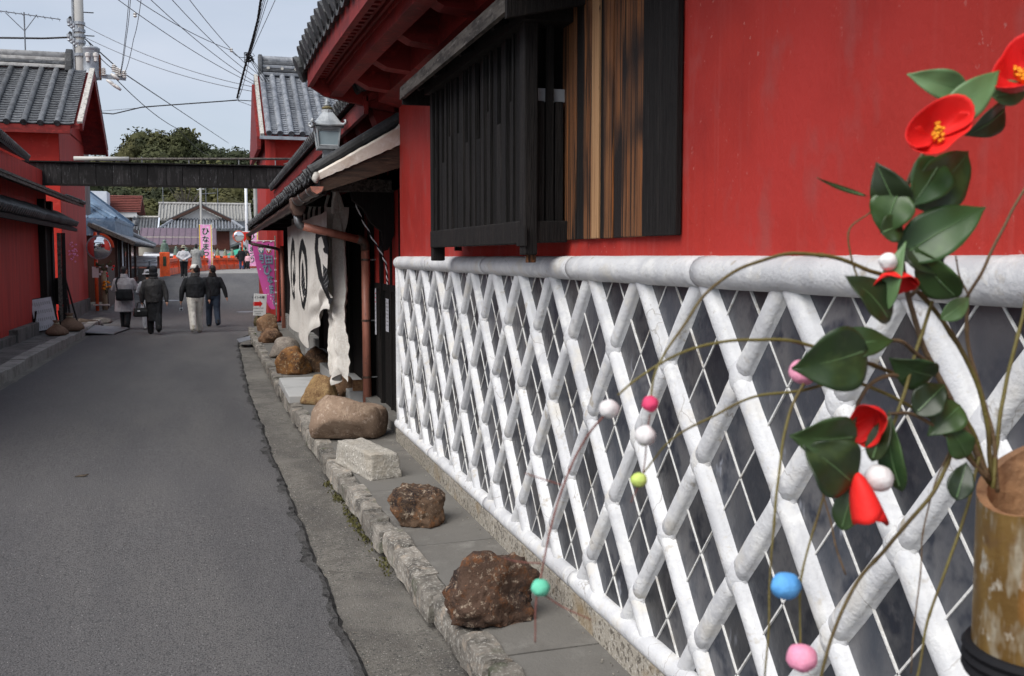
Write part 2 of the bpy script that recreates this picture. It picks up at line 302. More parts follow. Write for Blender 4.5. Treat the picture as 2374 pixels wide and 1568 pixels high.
# ================================================================== ground, road, pavements
KERB = [(-6,1.16),(2,1.06),(4.2,1.0),(7.4,.89),(10.2,.815),(14,.78),(18.7,.765),(24,.76),(27,.9)]     # outer face of the kerb
EDGE = [(-6,.70),(3,.64),(4.3,.615),(7,.56),(9.3,.52),(14.4,.465),(19,.49),(22.7,.53),(25,.7),(27,1.1)]
ys = [-8+i*1.0 for i in range(0, 90)] + [90, 110, 140, 200, 300, 500, 900]
g = MB()
for a, b in zip(ys, ys[1:]):
    for x0, x1 in ((-400,-30),(-30,-3.0),(-3.0,1.3),(1.3,30),(30,400)):
        g.add([(x0,a,gz(a)-.03),(x1,a,gz(a)-.03),(x1,b,gz(b)-.03),(x0,b,gz(b)-.03)], [(0,1,2,3)])
bm_ground = g.build('ground', M['concrete_dark']); tag(bm_ground, kind='structure')
def aedge(y): return pl(EDGE, y) + .035*fbm((y*1.1,3,0),4) + .018*noise.noise((y*9,1,0)) if y < 25 else pl(EDGE, y)
g = MB(); yy = [-6+.06*i for i in range(int(33.2/.06))]
cols = [-2.86,-2.4,-1.6,-.8,-.2,.2]
for a, b in zip(yy, yy[1:]):
    for c0, c1 in zip(cols, cols[1:]):
        g.add([(c0,a,gz(a)+.004),(c1,a,gz(a)+.004),(c1,b,gz(b)+.004),(c0,b,gz(b)+.004)], [(0,1,2,3)])
    ea, eb = aedge(a), aedge(b)
    g.add([(.2,a,gz(a)+.004),(ea-.03,a,gz(a)+.003),(eb-.03,b,gz(b)+.003),(.2,b,gz(b)+.004)], [(0,1,2,3)])
    g.add([(ea-.03,a,gz(a)+.003),(ea,a,gz(a)-.024),(eb,b,gz(b)-.024),(eb-.03,b,gz(b)+.003)], [(0,1,2,3)], 1)
road = g.build('road', [M['asphalt'], M['asphalt_edge']]); tag(road, kind='structure')
# worn, broken strip along the asphalt edge
g = MB()
def wornx(y): return aedge(y) - .045 - .075*max(0, fbm((y*1.9,9,2),4)+.25) - .02*noise.noise((y*11,2,4))
for a, b in zip(yy, yy[1:]):
    if b > 24.5 or a < 1: continue
    g.add([(wornx(a),a,gz(a)+.0065),(aedge(a)-.028,a,gz(a)+.0055),(aedge(b)-.028,b,gz(b)+.0055),(wornx(b),b,gz(b)+.0065)], [(0,1,2,3)])
worn = g.build('worn_asphalt_edge', M['asphalt_edge'], road)
# onward road up to the bridge, and the bridge deck
g = MB(); yy2 = [27.2+.8*i for i in range(40)]
for a, b in zip(yy2, yy2[1:]):
    la, lb = (pl([(27,-2.86),(40,-2.6),(54,-2.3),(60,-1.5)], t) for t in (a, b))
    if a < 57: g.add([(la,a,gz(a)+.003),(5,a,gz(a)+.003),(5,b,gz(b)+.003),(lb,b,gz(b)+.003)], [(0,1,2,3)])
r2 = g.build('road', M['asphalt']); tag(r2, kind='structure')
g = MB().box(-2.0,14,57.6,110,.72,gz(80)+.012); tag(g.build('bridge_deck', M['concrete']), kind='structure')
# right gutter strip, sidewalk, kerb stones
g = MB()
for a, b in zip(yy, yy[1:]):
    if b > 25.5: break
    g.add([(.1,a,gz(a)-.018),(pl(KERB,a)+.05,a,gz(a)-.022-.008*noise.noise((a,5,5))),(pl(KERB,b)+.05,b,gz(b)-.022-.008*noise.noise((b,5,5))),(.1,b,gz(b)-.018)], [(0,1,2,3)])
tag(g.build('gutter', M['gutter_concrete']), kind='structure')
walk = thing('sidewalk', None, None); tag(walk, kind='structure')
ya = -5.5; k = 0
while ya < 25.5:                         # cast slabs of the pavement
    yb = ya + random.uniform(1.35, 1.9)
    g = MB(); n = 6
    top = [(pl(KERB, lerp(ya+.006, yb-.006, i/n))+.12, lerp(ya+.006, yb-.006, i/n), random.uniform(-.004,.002)) for i in range(n+1)]
    vs = top + [(1.72, p[1], .012) for p in top]
    g.add(vs + [(v[0], v[1], -.3) for v in vs], [(i, i+1, n+2+i, n+1+i) for i in range(n)] + [(0, n+1, 3*n+3, 2*n+2), (n, 2*n+1, 4*n+3, 3*n+2)] + [(i, i+1, 2*n+3+i, 2*n+2+i) for i in range(n)])
    g.build('paving_slab', M['walk_concrete'], walk); ya = yb
ya = 1.0
while ya < 24.8:
    ln = random.uniform(.22, .55); yb = min(ya+ln, 25); x0, x1 = pl(KERB, ya), pl(KERB, yb)
    bm = bmesh.new(); bmesh.ops.create_cube(bm, size=1); bmesh.ops.subdivide_edges(bm, edges=bm.edges, cuts=3, use_grid_fill=True)
    h0 = random.uniform(-.022, .010); dx = random.uniform(-.02, .012); sd_ = random.random()*90
    for v in bm.verts:
        c = v.co.copy(); t = c.y+.5
        rnd_ = 1-.10*max(0, abs(c.y)*2-.7)-.12*max(0, c.z*2-.4)*max(0, -c.x*2)
        px = lerp(x0, x1, t)+dx+.065+c.x*.125*rnd_
        py = lerp(ya+.006, yb-.006, .5+c.y*rnd_)
        pz = -.13 + (c.z+.5)*(.137+h0)*(1-.10*max(0,-c.x*2-.5))
        n3 = noise.noise_vector((px*9+sd_, py*9, pz*9))*.014 + noise.noise_vector((px*28, py*28+sd_, pz*28))*.007
        v.co = Vector((px, py, pz)) + n3
    me = bpy.data.meshes.new('kerb_stone'); bm.to_mesh(me); bm.free(); me.materials.append(M['kerb_granite'])
    link('kerb_stone', me, walk); ya = yb
# left pavement: low concrete blocks and slabs
lw = thing('pavement', None, None); tag(lw, kind='structure')
ya = 6
while ya < 30:
    yb = ya + random.uniform(1.1, 1.7)
    MB().box(-3.22,-2.98,ya+.006,yb-.006,-.3,random.uniform(-.035,-.015)-.05*ss(18,26,ya), j=.006).build('kerb_block', M['concrete'], lw, bevel=.012)
    MB().box(-4.0,-3.225,ya+.004,yb-.004,-.3,random.uniform(-.045,-.03)-.05*ss(18,26,ya), j=.003).build('paving_slab', M['concrete_dark'], lw, bevel=.006)
    MB().box(-2.985,-2.84,ya,yb,-.35,gz(ya)-.004, j=.002).build('gutter_slab', M['gutter_concrete'], lw)
    ya = yb
# manhole covers and a metal gutter cover
def manhole(x, y, label):
    sl_ = (gz(y+.5)-gz(y-.5)); o = MB().lathe([(.33,-.02),(.33,.008),(.30,.012),(.30,.006),(.02,.007)], 28).build('manhole_cover', M['sheet_metal'])
    o.location = (x, y, gz(y)+.008); o.rotation_euler = (math.atan(sl_), 0, 0); return tag(o, label, 'manhole cover')
manhole(-1.45, 39.4, 'round grey manhole cover in the asphalt beyond the walking group')
manhole(1.05, 34.5, 'round grey manhole cover in the asphalt behind the arrow sign')
o = MB().box(-.17,.17,-.42,.42,-.006,.006).build('gutter_plate', M['sheet_metal'])
o.location = (.66, 22.6, -.10); o.rotation_euler = (0, R(-14), R(3)); tag(o, 'tilted grey metal plate bridging the gutter by the kerb end', 'metal plate')

# ================================================================== red storehouse with the lattice wall
P_, Q_ = .527, .319                     # lattice pitch along the street, half row height
Y0, ZT, ZB = 2.593, 1.593, .165
YN, YF = -1.9, 8.98
st = thing('red_storehouse', 'large red plaster storehouse with white diamond lattice dado and black shuttered bay', 'storehouse', (1.6, 3, 0))
def ST(o): o.parent = st; o.matrix_parent_inverse = Matrix.Translation((-1.6,-3,0)); return o
def stp(mb, name, mat, **k): return ST(mb.build(name, mat, None, **k))
wall = stp(MB().box(1.6,4.2,-4,9.0,0,3.45), 'wall', M['red_plaster'])
ya = -3
while ya < 9:
    yb = min(ya+random.uniform(1.1,1.5), 9.02)
    stp(MB().box(1.548,1.66,ya+.003,yb-.003,-.02,.128,j=.002), 'base_stone', M['granite'], bevel=.008); ya = yb
panel = stp(MB().box(1.594,1.64,YN,YF,.13,1.63), 'lattice_panel', M['grout'])
def PN(mb, name, mat, **k):
    o = mb.build(name, mat, None, **k); o.parent = panel; return o
def clip(poly):
    for ax, lim, sg in ((1, ZB, 1), (1, ZT-.0, -1), (0, YN, 1), (0, YF, -1)):
        res = []
        for i, p in enumerate(poly):
            q = poly[i-1]; ip = (p[ax]-lim)*sg >= 0; iq = (q[ax]-lim)*sg >= 0
            if ip != iq:
                t = (lim-q[ax])/(p[ax]-q[ax]); res.append((q[0]+(p[0]-q[0])*t, q[1]+(p[1]-q[1])*t))
            if ip: res.append(p)
        poly = res
        if not poly: return []
    return poly
hp, hq = P_/2, Q_
rest = MB()
for i in range(-34, 50):
    for j in range(0, 11):
        yc = Y0 + i*hp/2; zc = ZT - j*hq/2
        if (i+j) % 2 == 0: continue
        poly = clip([(yc-hp/2+.004,zc),(yc,zc+hq/2-.005),(yc+hp/2-.004,zc),(yc,zc-hq/2+.005)])
        if len(poly) < 3: continue
        fx = 1.588 + random.uniform(-.002,.002)
        rest.prism([(fx, p[0], p[1]) for p in poly], (.008,0,0)) if i < -11 else PN(MB().prism([(fx+random.uniform(-.0012,.0012), p[0], p[1]) for p in poly], (.008,0,0)), 'slate_tile', M['slate_tile'])
tag(PN(rest, 'slate_tile', M['slate_tile']), kind='stuff')
def strip(y0, z0, y1, z1, hw, fx):
    d = Vector((0, y1-y0, z1-z0)).normalized(); n = Vector((0, -d.z, d.y))*hw
    a, b = Vector((1.592,y0,z0)), Vector((1.592,y1,z1)); g = MB(); rings = []
    for t in range(13):
        c = lerp(a, b, t/12); ww = 1+.30*noise.noise((c.y*14, c.z*14, 3))
        off = n.normalized()*(.003*noise.noise((c.y*6,c.z*6,8)))
        rings.append([c+off-n*ww, c+off-n*.7*ww+Vector((fx-1.592,0,0)), c+off+n*.7*ww+Vector((fx-1.592,0,0)), c+off+n*ww])
    return g.loft(rings, False, False)
def seg_clip(yk, sg):                   # line z = ZT - sg*(y-yk)*slope clipped to the panel
    sl_ = Q_/hp; ya_, za_ = yk, ZT; yb_ = yk + sg*(ZT-ZB)/sl_; zb_ = ZB
    def cut(y): return ZT - (y-yk)*sg*sl_
    lo, hi = min(ya_, yb_), max(ya_, yb_); lo, hi = max(lo, YN), min(hi, YF)
    return (lo, cut(lo), hi, cut(hi)) if hi-lo > .02 else None
for i in range(-26, 44):
    for sg in (1, -1):
        if i % 2 == 0: continue
        s_ = seg_clip(Y0+i*hp, sg)
        if s_: PN(strip(*s_, .0040, 1.5835), 'joint', M['grout'])
def ridge(a, b, w, h, name='plaster_ridge', x0=1.594):   # half-round plaster moulding between two (y,z) points
    a, b = Vector((x0,*a)), Vector((x0,*b)); d = (b-a).normalized(); n = Vector((0,-d.z,d.y)); rings = []; s_ = random.random()*50
    for t in range(7):
        c = lerp(a, b, t/6); k = 1+.10*noise.noise((c.y*7+s_, c.z*7, s_))
        sh = n*.004*noise.noise((c.y*4+s_, c.z*4, 2))
        rings.append([c+sh+n*w*1.22*k+Vector((.004,0,0)), c+sh+n*w*1.12*k-Vector((.0085,0,0))] + [c+sh+n*math.cos(th)*w*k*(1+.07*noise.noise((c.y*15,c.z*15,th*1.5))) - Vector((.011+math.sin(th)**.8*(h-.011)*k,0,0)) for th in [math.pi*q/10 for q in range(11)]] + [c+sh-n*w*1.12*k-Vector((.0085,0,0)), c+sh-n*w*1.22*k+Vector((.004,0,0))])
    return PN(MB().loft(rings, True, True), name, M['plaster_white'], smooth=True)
for i in range(-12, 16):
    yk = Y0 + i*P_
    for sg in (1, -1):
        for j in range(5):
            y_a, y_b = yk+sg*j*hp, yk+sg*(j+1)*hp; z_a, z_b = ZT-j*Q_, ZT-(j+1)*Q_
            if z_b < ZB-.005: t = (z_a-ZB+.005)/Q_; y_b = lerp(y_a, y_b, t); z_b = ZB-.005
            lo, hi = min(y_a, y_b), max(y_a, y_b)
            if hi < YN or lo > YF-.02 or lo < YN: continue
            if hi > YF-.01:
                t = (YF-.01-y_a)/(y_b-y_a); y_c = lerp(y_a, y_b, t); z_c = lerp(z_a, z_b, t)
                if sg > 0: y_b, z_b = y_c, z_c
                else: y_a, z_a = y_c, z_c
            e = .012 if sg < 0 else .0
            d = Vector((y_b-y_a, z_b-z_a)).normalized()*e
            ridge((y_a-d.x, z_a-d.y), (y_b+d.x, z_b+d.y), random.uniform(.034,.039), random.uniform(.040,.046)-(.004 if sg > 0 else 0))
hubs = [(Y0+i*hp, ZT-j*Q_) for i in range(-9, 25) for j in range(1, 5) if (i+j) % 2 == 0]
for yk, zk in hubs:                     # trowelled plaster where two ridges merge
    if not (YN+.1 < yk < YF-.1): continue
    rings = []; s_ = random.random()*40
    for r_, d_ in ((1.0,.002),(.86,.018),(.66,.031),(.42,.040),(.18,.044),(.02,.0445)):
        rings.append([(1.592-d_*(1+.05*noise.noise((a*2,s_,0))), yk+.060*r_*math.cos(a)*(1+.10*noise.noise((math.cos(a)+s_,math.sin(a),r_))), zk+.074*r_*math.sin(a)*(1+.10*noise.noise((math.cos(a),math.sin(a)+s_,r_)))) for a in [2*math.pi*q/16 for q in range(16)]])
    PN(MB().loft(rings, True, True), 'ridge_joint', M['plaster_white'], smooth=True)
ya = YN
while ya < 9.0:
    yb = min(ya+random.uniform(1.2,1.9), 9.03); yb = 9.03 if yb > 8.5 else yb; n = 26; rings = []; rb = []; k = random.uniform(.97,1.04)
    for t in range(n+1):
        y = lerp(ya, yb, t/n); r = .055*k*(1+.03*noise.noise((y*4,0,0)))
        if yb == 9.03 and t > n-3: r *= (1, .8, .35)[t-n+2]
        rings.append([(1.578+r*1.06*math.cos(a), y, 1.600+r*math.sin(a)) for a in [2*math.pi*q/16 for q in range(16)]])
        r = .046*k*(1+.07*noise.noise((y*6,4,0)))
        rb.append([(1.582+r*math.cos(a), y, .163+r*math.sin(a)) for a in [2*math.pi*q/14 for q in range(14)]])
    PN(MB().loft(rings), 'top_rail', M['plaster_white'], smooth=True); PN(MB().loft(rb), 'bottom_rail', M['plaster_white'], smooth=True)
    ya = yb+.001
g = MB(); n = 140; top = []; 
for t in range(n+1):
    y = lerp(YN, 9.0, t/n); h = 1.652+.006*fbm((y*5,7,7),3); top.append([(1.602,y,h),(1.597,y,h),(1.572,y,1.644),(1.572,y,1.6),(1.602,y,1.6)])
PN(g.loft(top), 'plaster_fillet', M['plaster_white'])
ridge((8.975,.16),(8.975,1.60),.033,.045,'end_ridge')
# bay window
bay = stp(MB().box(1.40,1.60,4.56,6.58,1.728,1.80), 'bay_window', M['black_wood'])
def BY(mb, name, mat, **k):
    o = mb.build(name, mat, None, **k); o.parent = bay; return o
BY(MB().box(1.372,1.42,4.50,6.62,1.712,1.818,j=.003), 'sill_beam', M['black_wood'], bevel=.006)
BY(MB().box(1.372,1.58,4.49,4.545,1.715,1.815,j=.003), 'side_beam', M['black_wood'], bevel=.006)
BY(MB().box(1.365,1.43,4.47,4.56,1.66,2.78,j=.003), 'corner_post', M['black_wood'], bevel=.006)
BY(MB().box(1.38,1.46,6.56,6.64,1.625,2.74,j=.003), 'corner_post', M['black_wood'], bevel=.006)
BY(MB().box(1.392,1.43,4.50,4.54,1.625,1.665,j=.003), 'peg', M['brown_board'])
BY(MB().box(1.50,1.54,6.42,6.46,1.69,1.715), 'peg', M['black_wood'])
BY(MB().box(1.36,1.37,4.45,4.58,1.70,1.79,j=.002), 'iron_hook', M['black_wood'])
y = 4.565; k = 0
while y < 6.56:
    wd = random.uniform(.062,.082); zt_ = 2.70 if (k % 3 or k < 1) else random.uniform(2.2,2.42)
    BY(MB().box(1.398+random.uniform(-.004,.006),1.42,y,min(y+wd-.005,6.56),1.80,zt_,j=.001), 'slat', M['black_board'])
    if k % 2 == 0 and zt_ > 2.6: BY(MB().box(1.386,1.399,y+.012,y+.038,1.82,2.70,j=.001), 'batten', M['black_board'])
    y += wd; k += 1
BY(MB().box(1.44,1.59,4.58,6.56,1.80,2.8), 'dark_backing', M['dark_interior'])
for x in (1.437,1.482,1.527): BY(MB().box(x,x+.036,4.515,4.53,1.81,2.36 if x != 1.482 else 2.72), 'side_slat', M['black_board'])
BY(MB().box(1.432,1.585,4.535,4.545,2.36,2.42), 'side_bracket', M['steel_grey'])
BY(MB().box(1.35,1.60,4.42,6.66,2.70,2.79), 'head_beam', M['black_wood'])
BY(MB().prism([(1.24,4.3,2.735),(1.62,4.3,2.93),(1.62,4.3,2.97),(1.24,4.3,2.77)], (0,2.6,0)), 'hood_roof', M['black_wood'])
BY(MB().box(1.235,1.262,4.28,6.92,2.705,2.785,j=.002), 'hood_fascia', M['grey_wood'])
BY(MB().prism([(1.25,6.89,2.67),(1.60,6.89,2.67),(1.60,6.89,2.92),(1.25,6.89,2.74)], (0,.03,0)), 'hood_end_board', M['black_wood'])
BY(MB().prism([(1.22,4.25,2.66),(1.58,4.25,2.74),(1.58,4.25,2.98),(1.22,4.25,2.80)], (0,.035,0)), 'hood_end_board', M['black_wood'])
for y in (4.7,5.35,6.0,6.5): BY(MB().bar((1.27,y,2.725),(1.6,y,2.89),.05,.05), 'hood_rafter', M['black_wood'])
# board shutter beside the bay
def shy(zx): return atx((1550+zx/1.4256)/1.7261, 400, 1.582).y
for a, b, m_, x in ((985,1076,'brown_board',1.578),(1076,1125,'black_board',1.582),(1125,1172,'brown_board',1.573),(1172,1214,'tan_board',1.571),(1214,1236,'black_board',1.582),(1236,1292,'brown_board',1.574),(1292,1344,'brown_board',1.580),(1344,1466,'brown_board',1.573),(1466,1662,'black_board',1.570)):
    BY(MB().box(x,1.596,shy(b)+.002,shy(a)-.002,1.728,3.0,j=.0015), 'shutter_board', M[m_], bevel=.004)
BY(MB().box(1.575,1.597,shy(985),4.56,1.728,3.0), 'shutter_board', M['black_board'])
# ---- eave of the storehouse
eave = stp(MB().prism([(.88,-4,3.235),(1.62,-4,3.46),(1.62,-4,3.50),(.88,-4,3.30)], (0,13.35,0)), 'eave', M['red_wood'])
def EV(mb, name, mat, **k):
    o = mb.build(name, mat, None, **k); o.parent = eave; return o
def ez(y): return .085*ss(2.5, 9.4, y) - .03
def ex(y): return .915 - .065*ss(3, 9.4, y)
yl = [-4+.4*i for i in range(34)] + [9.4]
EV(MB().loft([[(ex(y),y,3.10+ez(y)),(ex(y)+.045,y,3.10+ez(y)),(ex(y)+.045,y,3.27+ez(y)),(ex(y),y,3.27+ez(y))] for y in yl]), 'fascia', M['red_wood'])
EV(MB().loft([[(ex(y)+.19,y,3.02+ez(y)),(ex(y)+.30,y,3.02+ez(y)),(ex(y)+.30,y,3.12+ez(y)),(ex(y)+.24,y,3.15+ez(y)),(ex(y)+.19,y,3.15+ez(y))] for y in yl]), 'purlin', M['red_wood'])
for k in range(3):
    EV(MB().loft([[(ex(y)+.155-.0+k*.022-.02,y,3.165+ez(y)-k*.028),(ex(y)+.175+k*.022-.02,y,3.165+ez(y)-k*.028),(ex(y)+.175+k*.022-.02,y,3.19+ez(y)-k*.028),(ex(y)+.155+k*.022-.02,y,3.19+ez(y)-k*.028)] for y in yl]), 'moulding', M['red_wood'])
y = 2.2
while y < 9.3:
    EV(MB().box(ex(y)+.044,ex(y)+.145,y,y+.055,3.165+ez(y),3.215+ez(y)), 'dentil', M['red_wood']); y += .125
for y in (1.6,2.6,3.6,4.6,5.6,6.55,7.5,8.4):
    EV(MB().prism([(1.61,y,2.98),(1.25,y,3.02),(1.14,y,3.08),(1.14,y,3.20),(1.61,y,3.30)], (0,.16,0)), 'bracket', M['red_wood'])
EV(MB().loft([[(1.42,y,3.0),(1.605,y,2.95),(1.605,y,3.3),(1.42,y,3.2)] for y in (-4,9.02)]), 'cove', M['red_wood'])
EV(MB().prism([(.855,9.36,3.38),(1.62,9.36,3.62),(1.62,9.36,2.96),(1.20,9.36,3.04),(1.0,9.36,3.08),(.855,9.36,3.17)], (0,.06,0)), 'end_board', M['red_wood'])
def eave_tile(mb, x, y, z, r=.072, ln=.5, slope=.42, drop=.03):   # a cover tile with its round end, axis pointing out to the street (-X)
    d = Vector((1,0,slope)).normalized(); c = Vector((x,y,z)); rings = []
    u = Vector((-d.z,0,d.x)); q = Vector((0,1,0))
    for t, k in ((0,1),(.035,1),(.04,.9),(ln,.9)):
        rings.append([c+d*t+(q*math.cos(a)+u*math.sin(a))*r*k for a in [2*math.pi*i/12 for i in range(12)]])
    return mb.loft(rings)
y = 3.2; k = 0
while y < 9.5:
    z = 3.345+ez(y); x = ex(y)-.06
    EV(eave_tile(MB(), x, y, z, .10, .6, .40), 'cover_tile', M['roof_tile_old'], smooth=False)
    g = MB(); g.loft([[Vector((x+.02+t,y+.10+math.cos(a)*.11,z-.075+.02*0+math.sin(a)*.05+t*.40)) for a in [math.pi+math.pi*i/8 for i in range(9)]] + [Vector((x+.02+t,y+.10+math.cos(a)*.11,z-.05+math.sin(a)*.05+t*.40)) for a in [2*math.pi-math.pi*i/8 for i in range(9)]] for t in (0,.5)])
    EV(g, 'pan_tile', M['roof_tile_old'])
    if k % 2: 
        bmo = MB(); bmo.tube([(x+.05,y+.10,z-.035),(x+.11,y+.10,z+.03),(x+.2,y+.11,z+.06)], [.03,.05,.02], 7); EV(bmo, 'mortar', M['mortar'], smooth=True)
    y += .245; k += 1
EV(MB().prism([(.85,-4,3.36),(3.2,-4,4.4),(3.2,-4,4.45),(.85,-4,3.43)], (0,13.4,0)), 'roof_slope', M['roof_tile_old'])
EV(eave_tile(MB(), .775, 9.50, 3.32, .12, 2.6, .42), 'corner_tile', M['roof_tile_old'])
# ================================================================== shop with lean-to roof and noren (beyond the storehouse)
sh = thing('red_shop_house', 'low red shop house with a tiled lean-to roof over its dark doorway', 'shop house', (1.7, 17, 0))
def part(mb, name, mat, par=None, **k): return mb.bw(name, M[mat] if isinstance(mat, str) else mat, par or sh, **k)
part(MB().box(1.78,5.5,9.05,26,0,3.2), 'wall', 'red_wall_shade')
part(MB().box(1.60,1.80,9.03,11.5,-.02,.10), 'plinth', 'walk_concrete'); part(MB().box(1.62,1.80,17.2,26,-.02,.28), 'plinth', 'concrete')
part(MB().box(1.45,1.95,11.5,17.2,-.02,.14), 'threshold', 'slab_pale', bevel=.01)
part(MB().box(1.74,1.85,11.5,17.2,.15,2.5), 'doorway', 'dark_interior')  # solid block; the shade of the opening is painted as its near-black colour
for y, x, wd in ((9.14,1.70,.10),(9.72,1.715,.06),(10.25,1.715,.05),(10.80,1.70,.09),(11.48,1.68,.13),(13.4,1.70,.12),(15.3,1.70,.12),(17.2,1.68,.13),(19,1.70,.1),(21,1.70,.1),(23,1.70,.1),(25.6,1.68,.14)):
    part(MB().box(x,1.80,y-wd/2,y+wd/2,.10,2.75), 'post', 'black_wood')
part(MB().box(1.72,1.80,9.05,11.5,1.30,1.37), 'rail', 'black_wood')
for y0, y1 in ((9.20,9.68),(9.76,10.22),(10.28,10.75),(10.86,11.41)): part(MB().box(1.735,1.79,y0,y1,1.37,2.30), 'red_panel', 'red_plaster'); part(MB().box(1.70,1.80,9.05,26,2.30,2.46), 'lintel', 'black_wood')
y = 9.20
while y < 11.42:
    b = y+random.uniform(.10,.15); part(MB().box(1.735+random.uniform(0,.008),1.79,y,min(b-.004,11.42),.10,1.30), 'wainscot_board', 'black_board'); y = b
y = 17.3
while y < 25.5:
    b = y+random.uniform(.22,.32); part(MB().box(1.735+random.uniform(0,.008),1.79,y,b-.006,.28,1.5), 'wainscot_board', 'black_board'); y = b
part(MB().box(1.69,1.74,11.62,11.86,.16,2.3), 'red_jamb', 'red_wood')
part(MB().box(1.50,1.66,11.53,11.60,.14,.26), 'sill_block', 'bamboo_cut')
# carved bracket under the lean-to beam
part(MB().prism([(1.72,10.02,2.30),(1.30,10.02,2.30),(1.32,10.02,2.20),(1.42,10.02,2.12),(1.50,10.02,1.98),(1.60,10.02,1.90),(1.62,10.02,1.78),(1.58,10.02,1.74),(1.60,10.02,1.70),(1.66,10.02,1.72),(1.72,10.02,1.86)], (0,.10,0)), 'carved_bracket', 'black_wood')
part(MB().box(1.12,1.72,10.0,10.14,2.28,2.40), 'bracket_beam', 'grey_wood')
for y in (12.2,14.2,16.2,18.5,21,23.5): part(MB().box(1.05,1.72,y,y+.12,2.24,2.36), 'bracket_beam', 'black_wood')
# lean-to roof
LX0, LZ0, LX1, LZ1 = .92, 2.315, 1.66, 2.78
def lr(x): return LZ0 + (x-LX0)*(LZ1-LZ0)/(LX1-LX0)
lt = part(MB().prism([(LX0,9.02,LZ0-.06),(LX1+.15,9.02,lr(LX1+.15)-.06),(LX1+.15,9.02,lr(LX1+.15)),(LX0,9.02,LZ0)], (0,17,0)), 'lean_to_roof', 'black_wood')
part(MB().prism([(.90,8.99,2.20),(.905,8.99,2.30),(1.62,8.99,2.66),(1.62,8.99,2.44)], (0,.05,0)), 'barge_board', 'dark_brown', lt)
n = 30; lo_ = []; 
for i in range(n+1):
    t = i/n; x = lerp(.895,1.645,t); base = lerp(2.315,2.655,t)-.006+.010*fbm((x*30,1,1),3); top = lerp(2.385,2.82,t)+.03*ss(.9,1,t)+.005*noise.noise((x*14,2,2))
    lo_.append([(x,8.972,base),(x,8.968,top-.02),(x,8.99,top),(x,9.12,top),(x,9.12,base)])
part(MB().loft(lo_), 'plaster_verge', 'plaster_warm', lt)
part(MB().tube([(.88,9.0,2.36),(.865,8.97,2.32),(.87,8.965,2.28)], [.03,.035,.012], 7), 'plaster_lump', 'mortar', lt, smooth=True)
part(MB().box(.92,.96,9.0,26,2.19,2.27), 'eave_board', 'black_wood', lt)
for i in range(34):
    y = 9.3+i*.49; part(MB().bar((.95,y,2.27),(1.75,y,2.77),.05,.06), 'rafter', 'black_wood', lt)
def pan(mb, x, y, z, w, ln, sl, t=.016, r=.035):   # shallow curved pan tile
    d = Vector((1,0,sl)).normalized(); rings = []
    for s_ in (0, ln):
        up_ = [Vector((x,y,z))+d*s_+Vector((0,lerp(-w,w,i/6),-r*math.sin(math.pi*i/6))) for i in range(7)]
        rings.append(up_+[p-Vector((0,0,t)) for p in up_[::-1]])
    return mb.loft(rings)
i = 0; y = 9.22; sl_ = (LZ1-LZ0)/(LX1-LX0)
while y < 26.05:
    dz = .012*noise.noise((y*.7,1,1))+random.uniform(-.006,.006); tl = random.uniform(-.012,.012)
    part(eave_tile(MB(), .855+tl, y+random.uniform(-.01,.01), 2.385+dz, .062, .95, sl_), 'cover_tile', 'roof_tile_old', lt)
    for q in range(3):
        part(pan(MB(), .862+q*.25+random.uniform(-.008,.008), y+.115, 2.362+dz+q*.25*sl_+.012*(2-q)*0+.022, .085, .30, sl_-.07), 'pan_tile', 'roof_tile_old', lt) if (q == 0 or y < 14) else None
    y += .225; i += 1
part(MB().prism([(.93,9.1,lr(.93)+.02),(1.8,9.1,lr(1.8)+.02),(1.8,9.1,lr(1.8)+.035),(.93,9.1,lr(.93)+.035)], (0,17,0)), 'roof_bedding', 'roof_tile_old', lt)
# gutters and downpipes
def trough(y0, y1, x, z, r, sag=0, n=24):
    g = MB(); rings = []
    for i in range(n+1):
        y = lerp(y0, y1, i/n); zz = z - sag*(i/n) + (.012*noise.noise((y*1.3,5,5)) if sag else 0)
        xx = x + (.012*noise.noise((y*1.1,8,5)) if sag else 0)
        o_ = [Vector((xx+r*math.cos(a),y,zz+r*math.sin(a))) for a in [math.pi+math.pi*q/8 for q in range(9)]]
        i_ = [Vector((xx+(r-.006)*math.cos(a),y,zz+.002+(r-.006)*math.sin(a))) for a in [2*math.pi-math.pi*q/8 for q in range(9)]]
        rings.append(o_+i_)
    return g.loft(rings)
gu = part(trough(8.93, 11.0, .872, 2.245, .062), 'rain_gutter', 'gutter_brown')
part(MB().prism([(.93,8.925,2.25),(.912,8.925,2.21),(.872,8.925,2.186),(.832,8.925,2.21),(.815,8.925,2.25)], (0,.006,0)), 'end_cap', 'pipe_terracotta', gu)
for y in (9.25,10.1,10.8): part(MB().tube([(.872+.066*math.cos(a),y,2.247+.066*math.sin(a)) for a in [math.pi+math.pi*q/10 for q in range(11)]], .006, 5), 'bracket', 'zinc', gu)
part(MB().prism([(.80,11.0,2.27),(.96,11.0,2.27),(.96,11.0,2.16),(.92,11.0,2.08),(.84,11.0,2.08),(.80,11.0,2.16)], (0,.20,0)), 'hopper', 'gutter_brown', gu, bevel=.012)
part(MB().tube([(.88,11.1,2.10),(.88,11.1,2.02),(.90,11.1,1.985),(.97,11.12,1.965)], .042, 10), 'elbow', 'zinc', gu, smooth=True)
dp = part(MB().tube([(.93,11.11,1.975),(1.60,11.3,1.83)], .044, 12), 'downpipe', 'pipe_terracotta', smooth=True)
part(MB().tube([(1.53,11.28,1.846),(1.60,11.30,1.825),(1.62,11.31,1.78),(1.622,11.31,1.72)], .051, 12), 'elbow', 'gutter_brown', dp, smooth=True)
part(MB().tube([(1.622,11.31,1.74),(1.625,11.31,.0)], .047, 14), 'pipe', 'pipe_terracotta', dp, smooth=True)
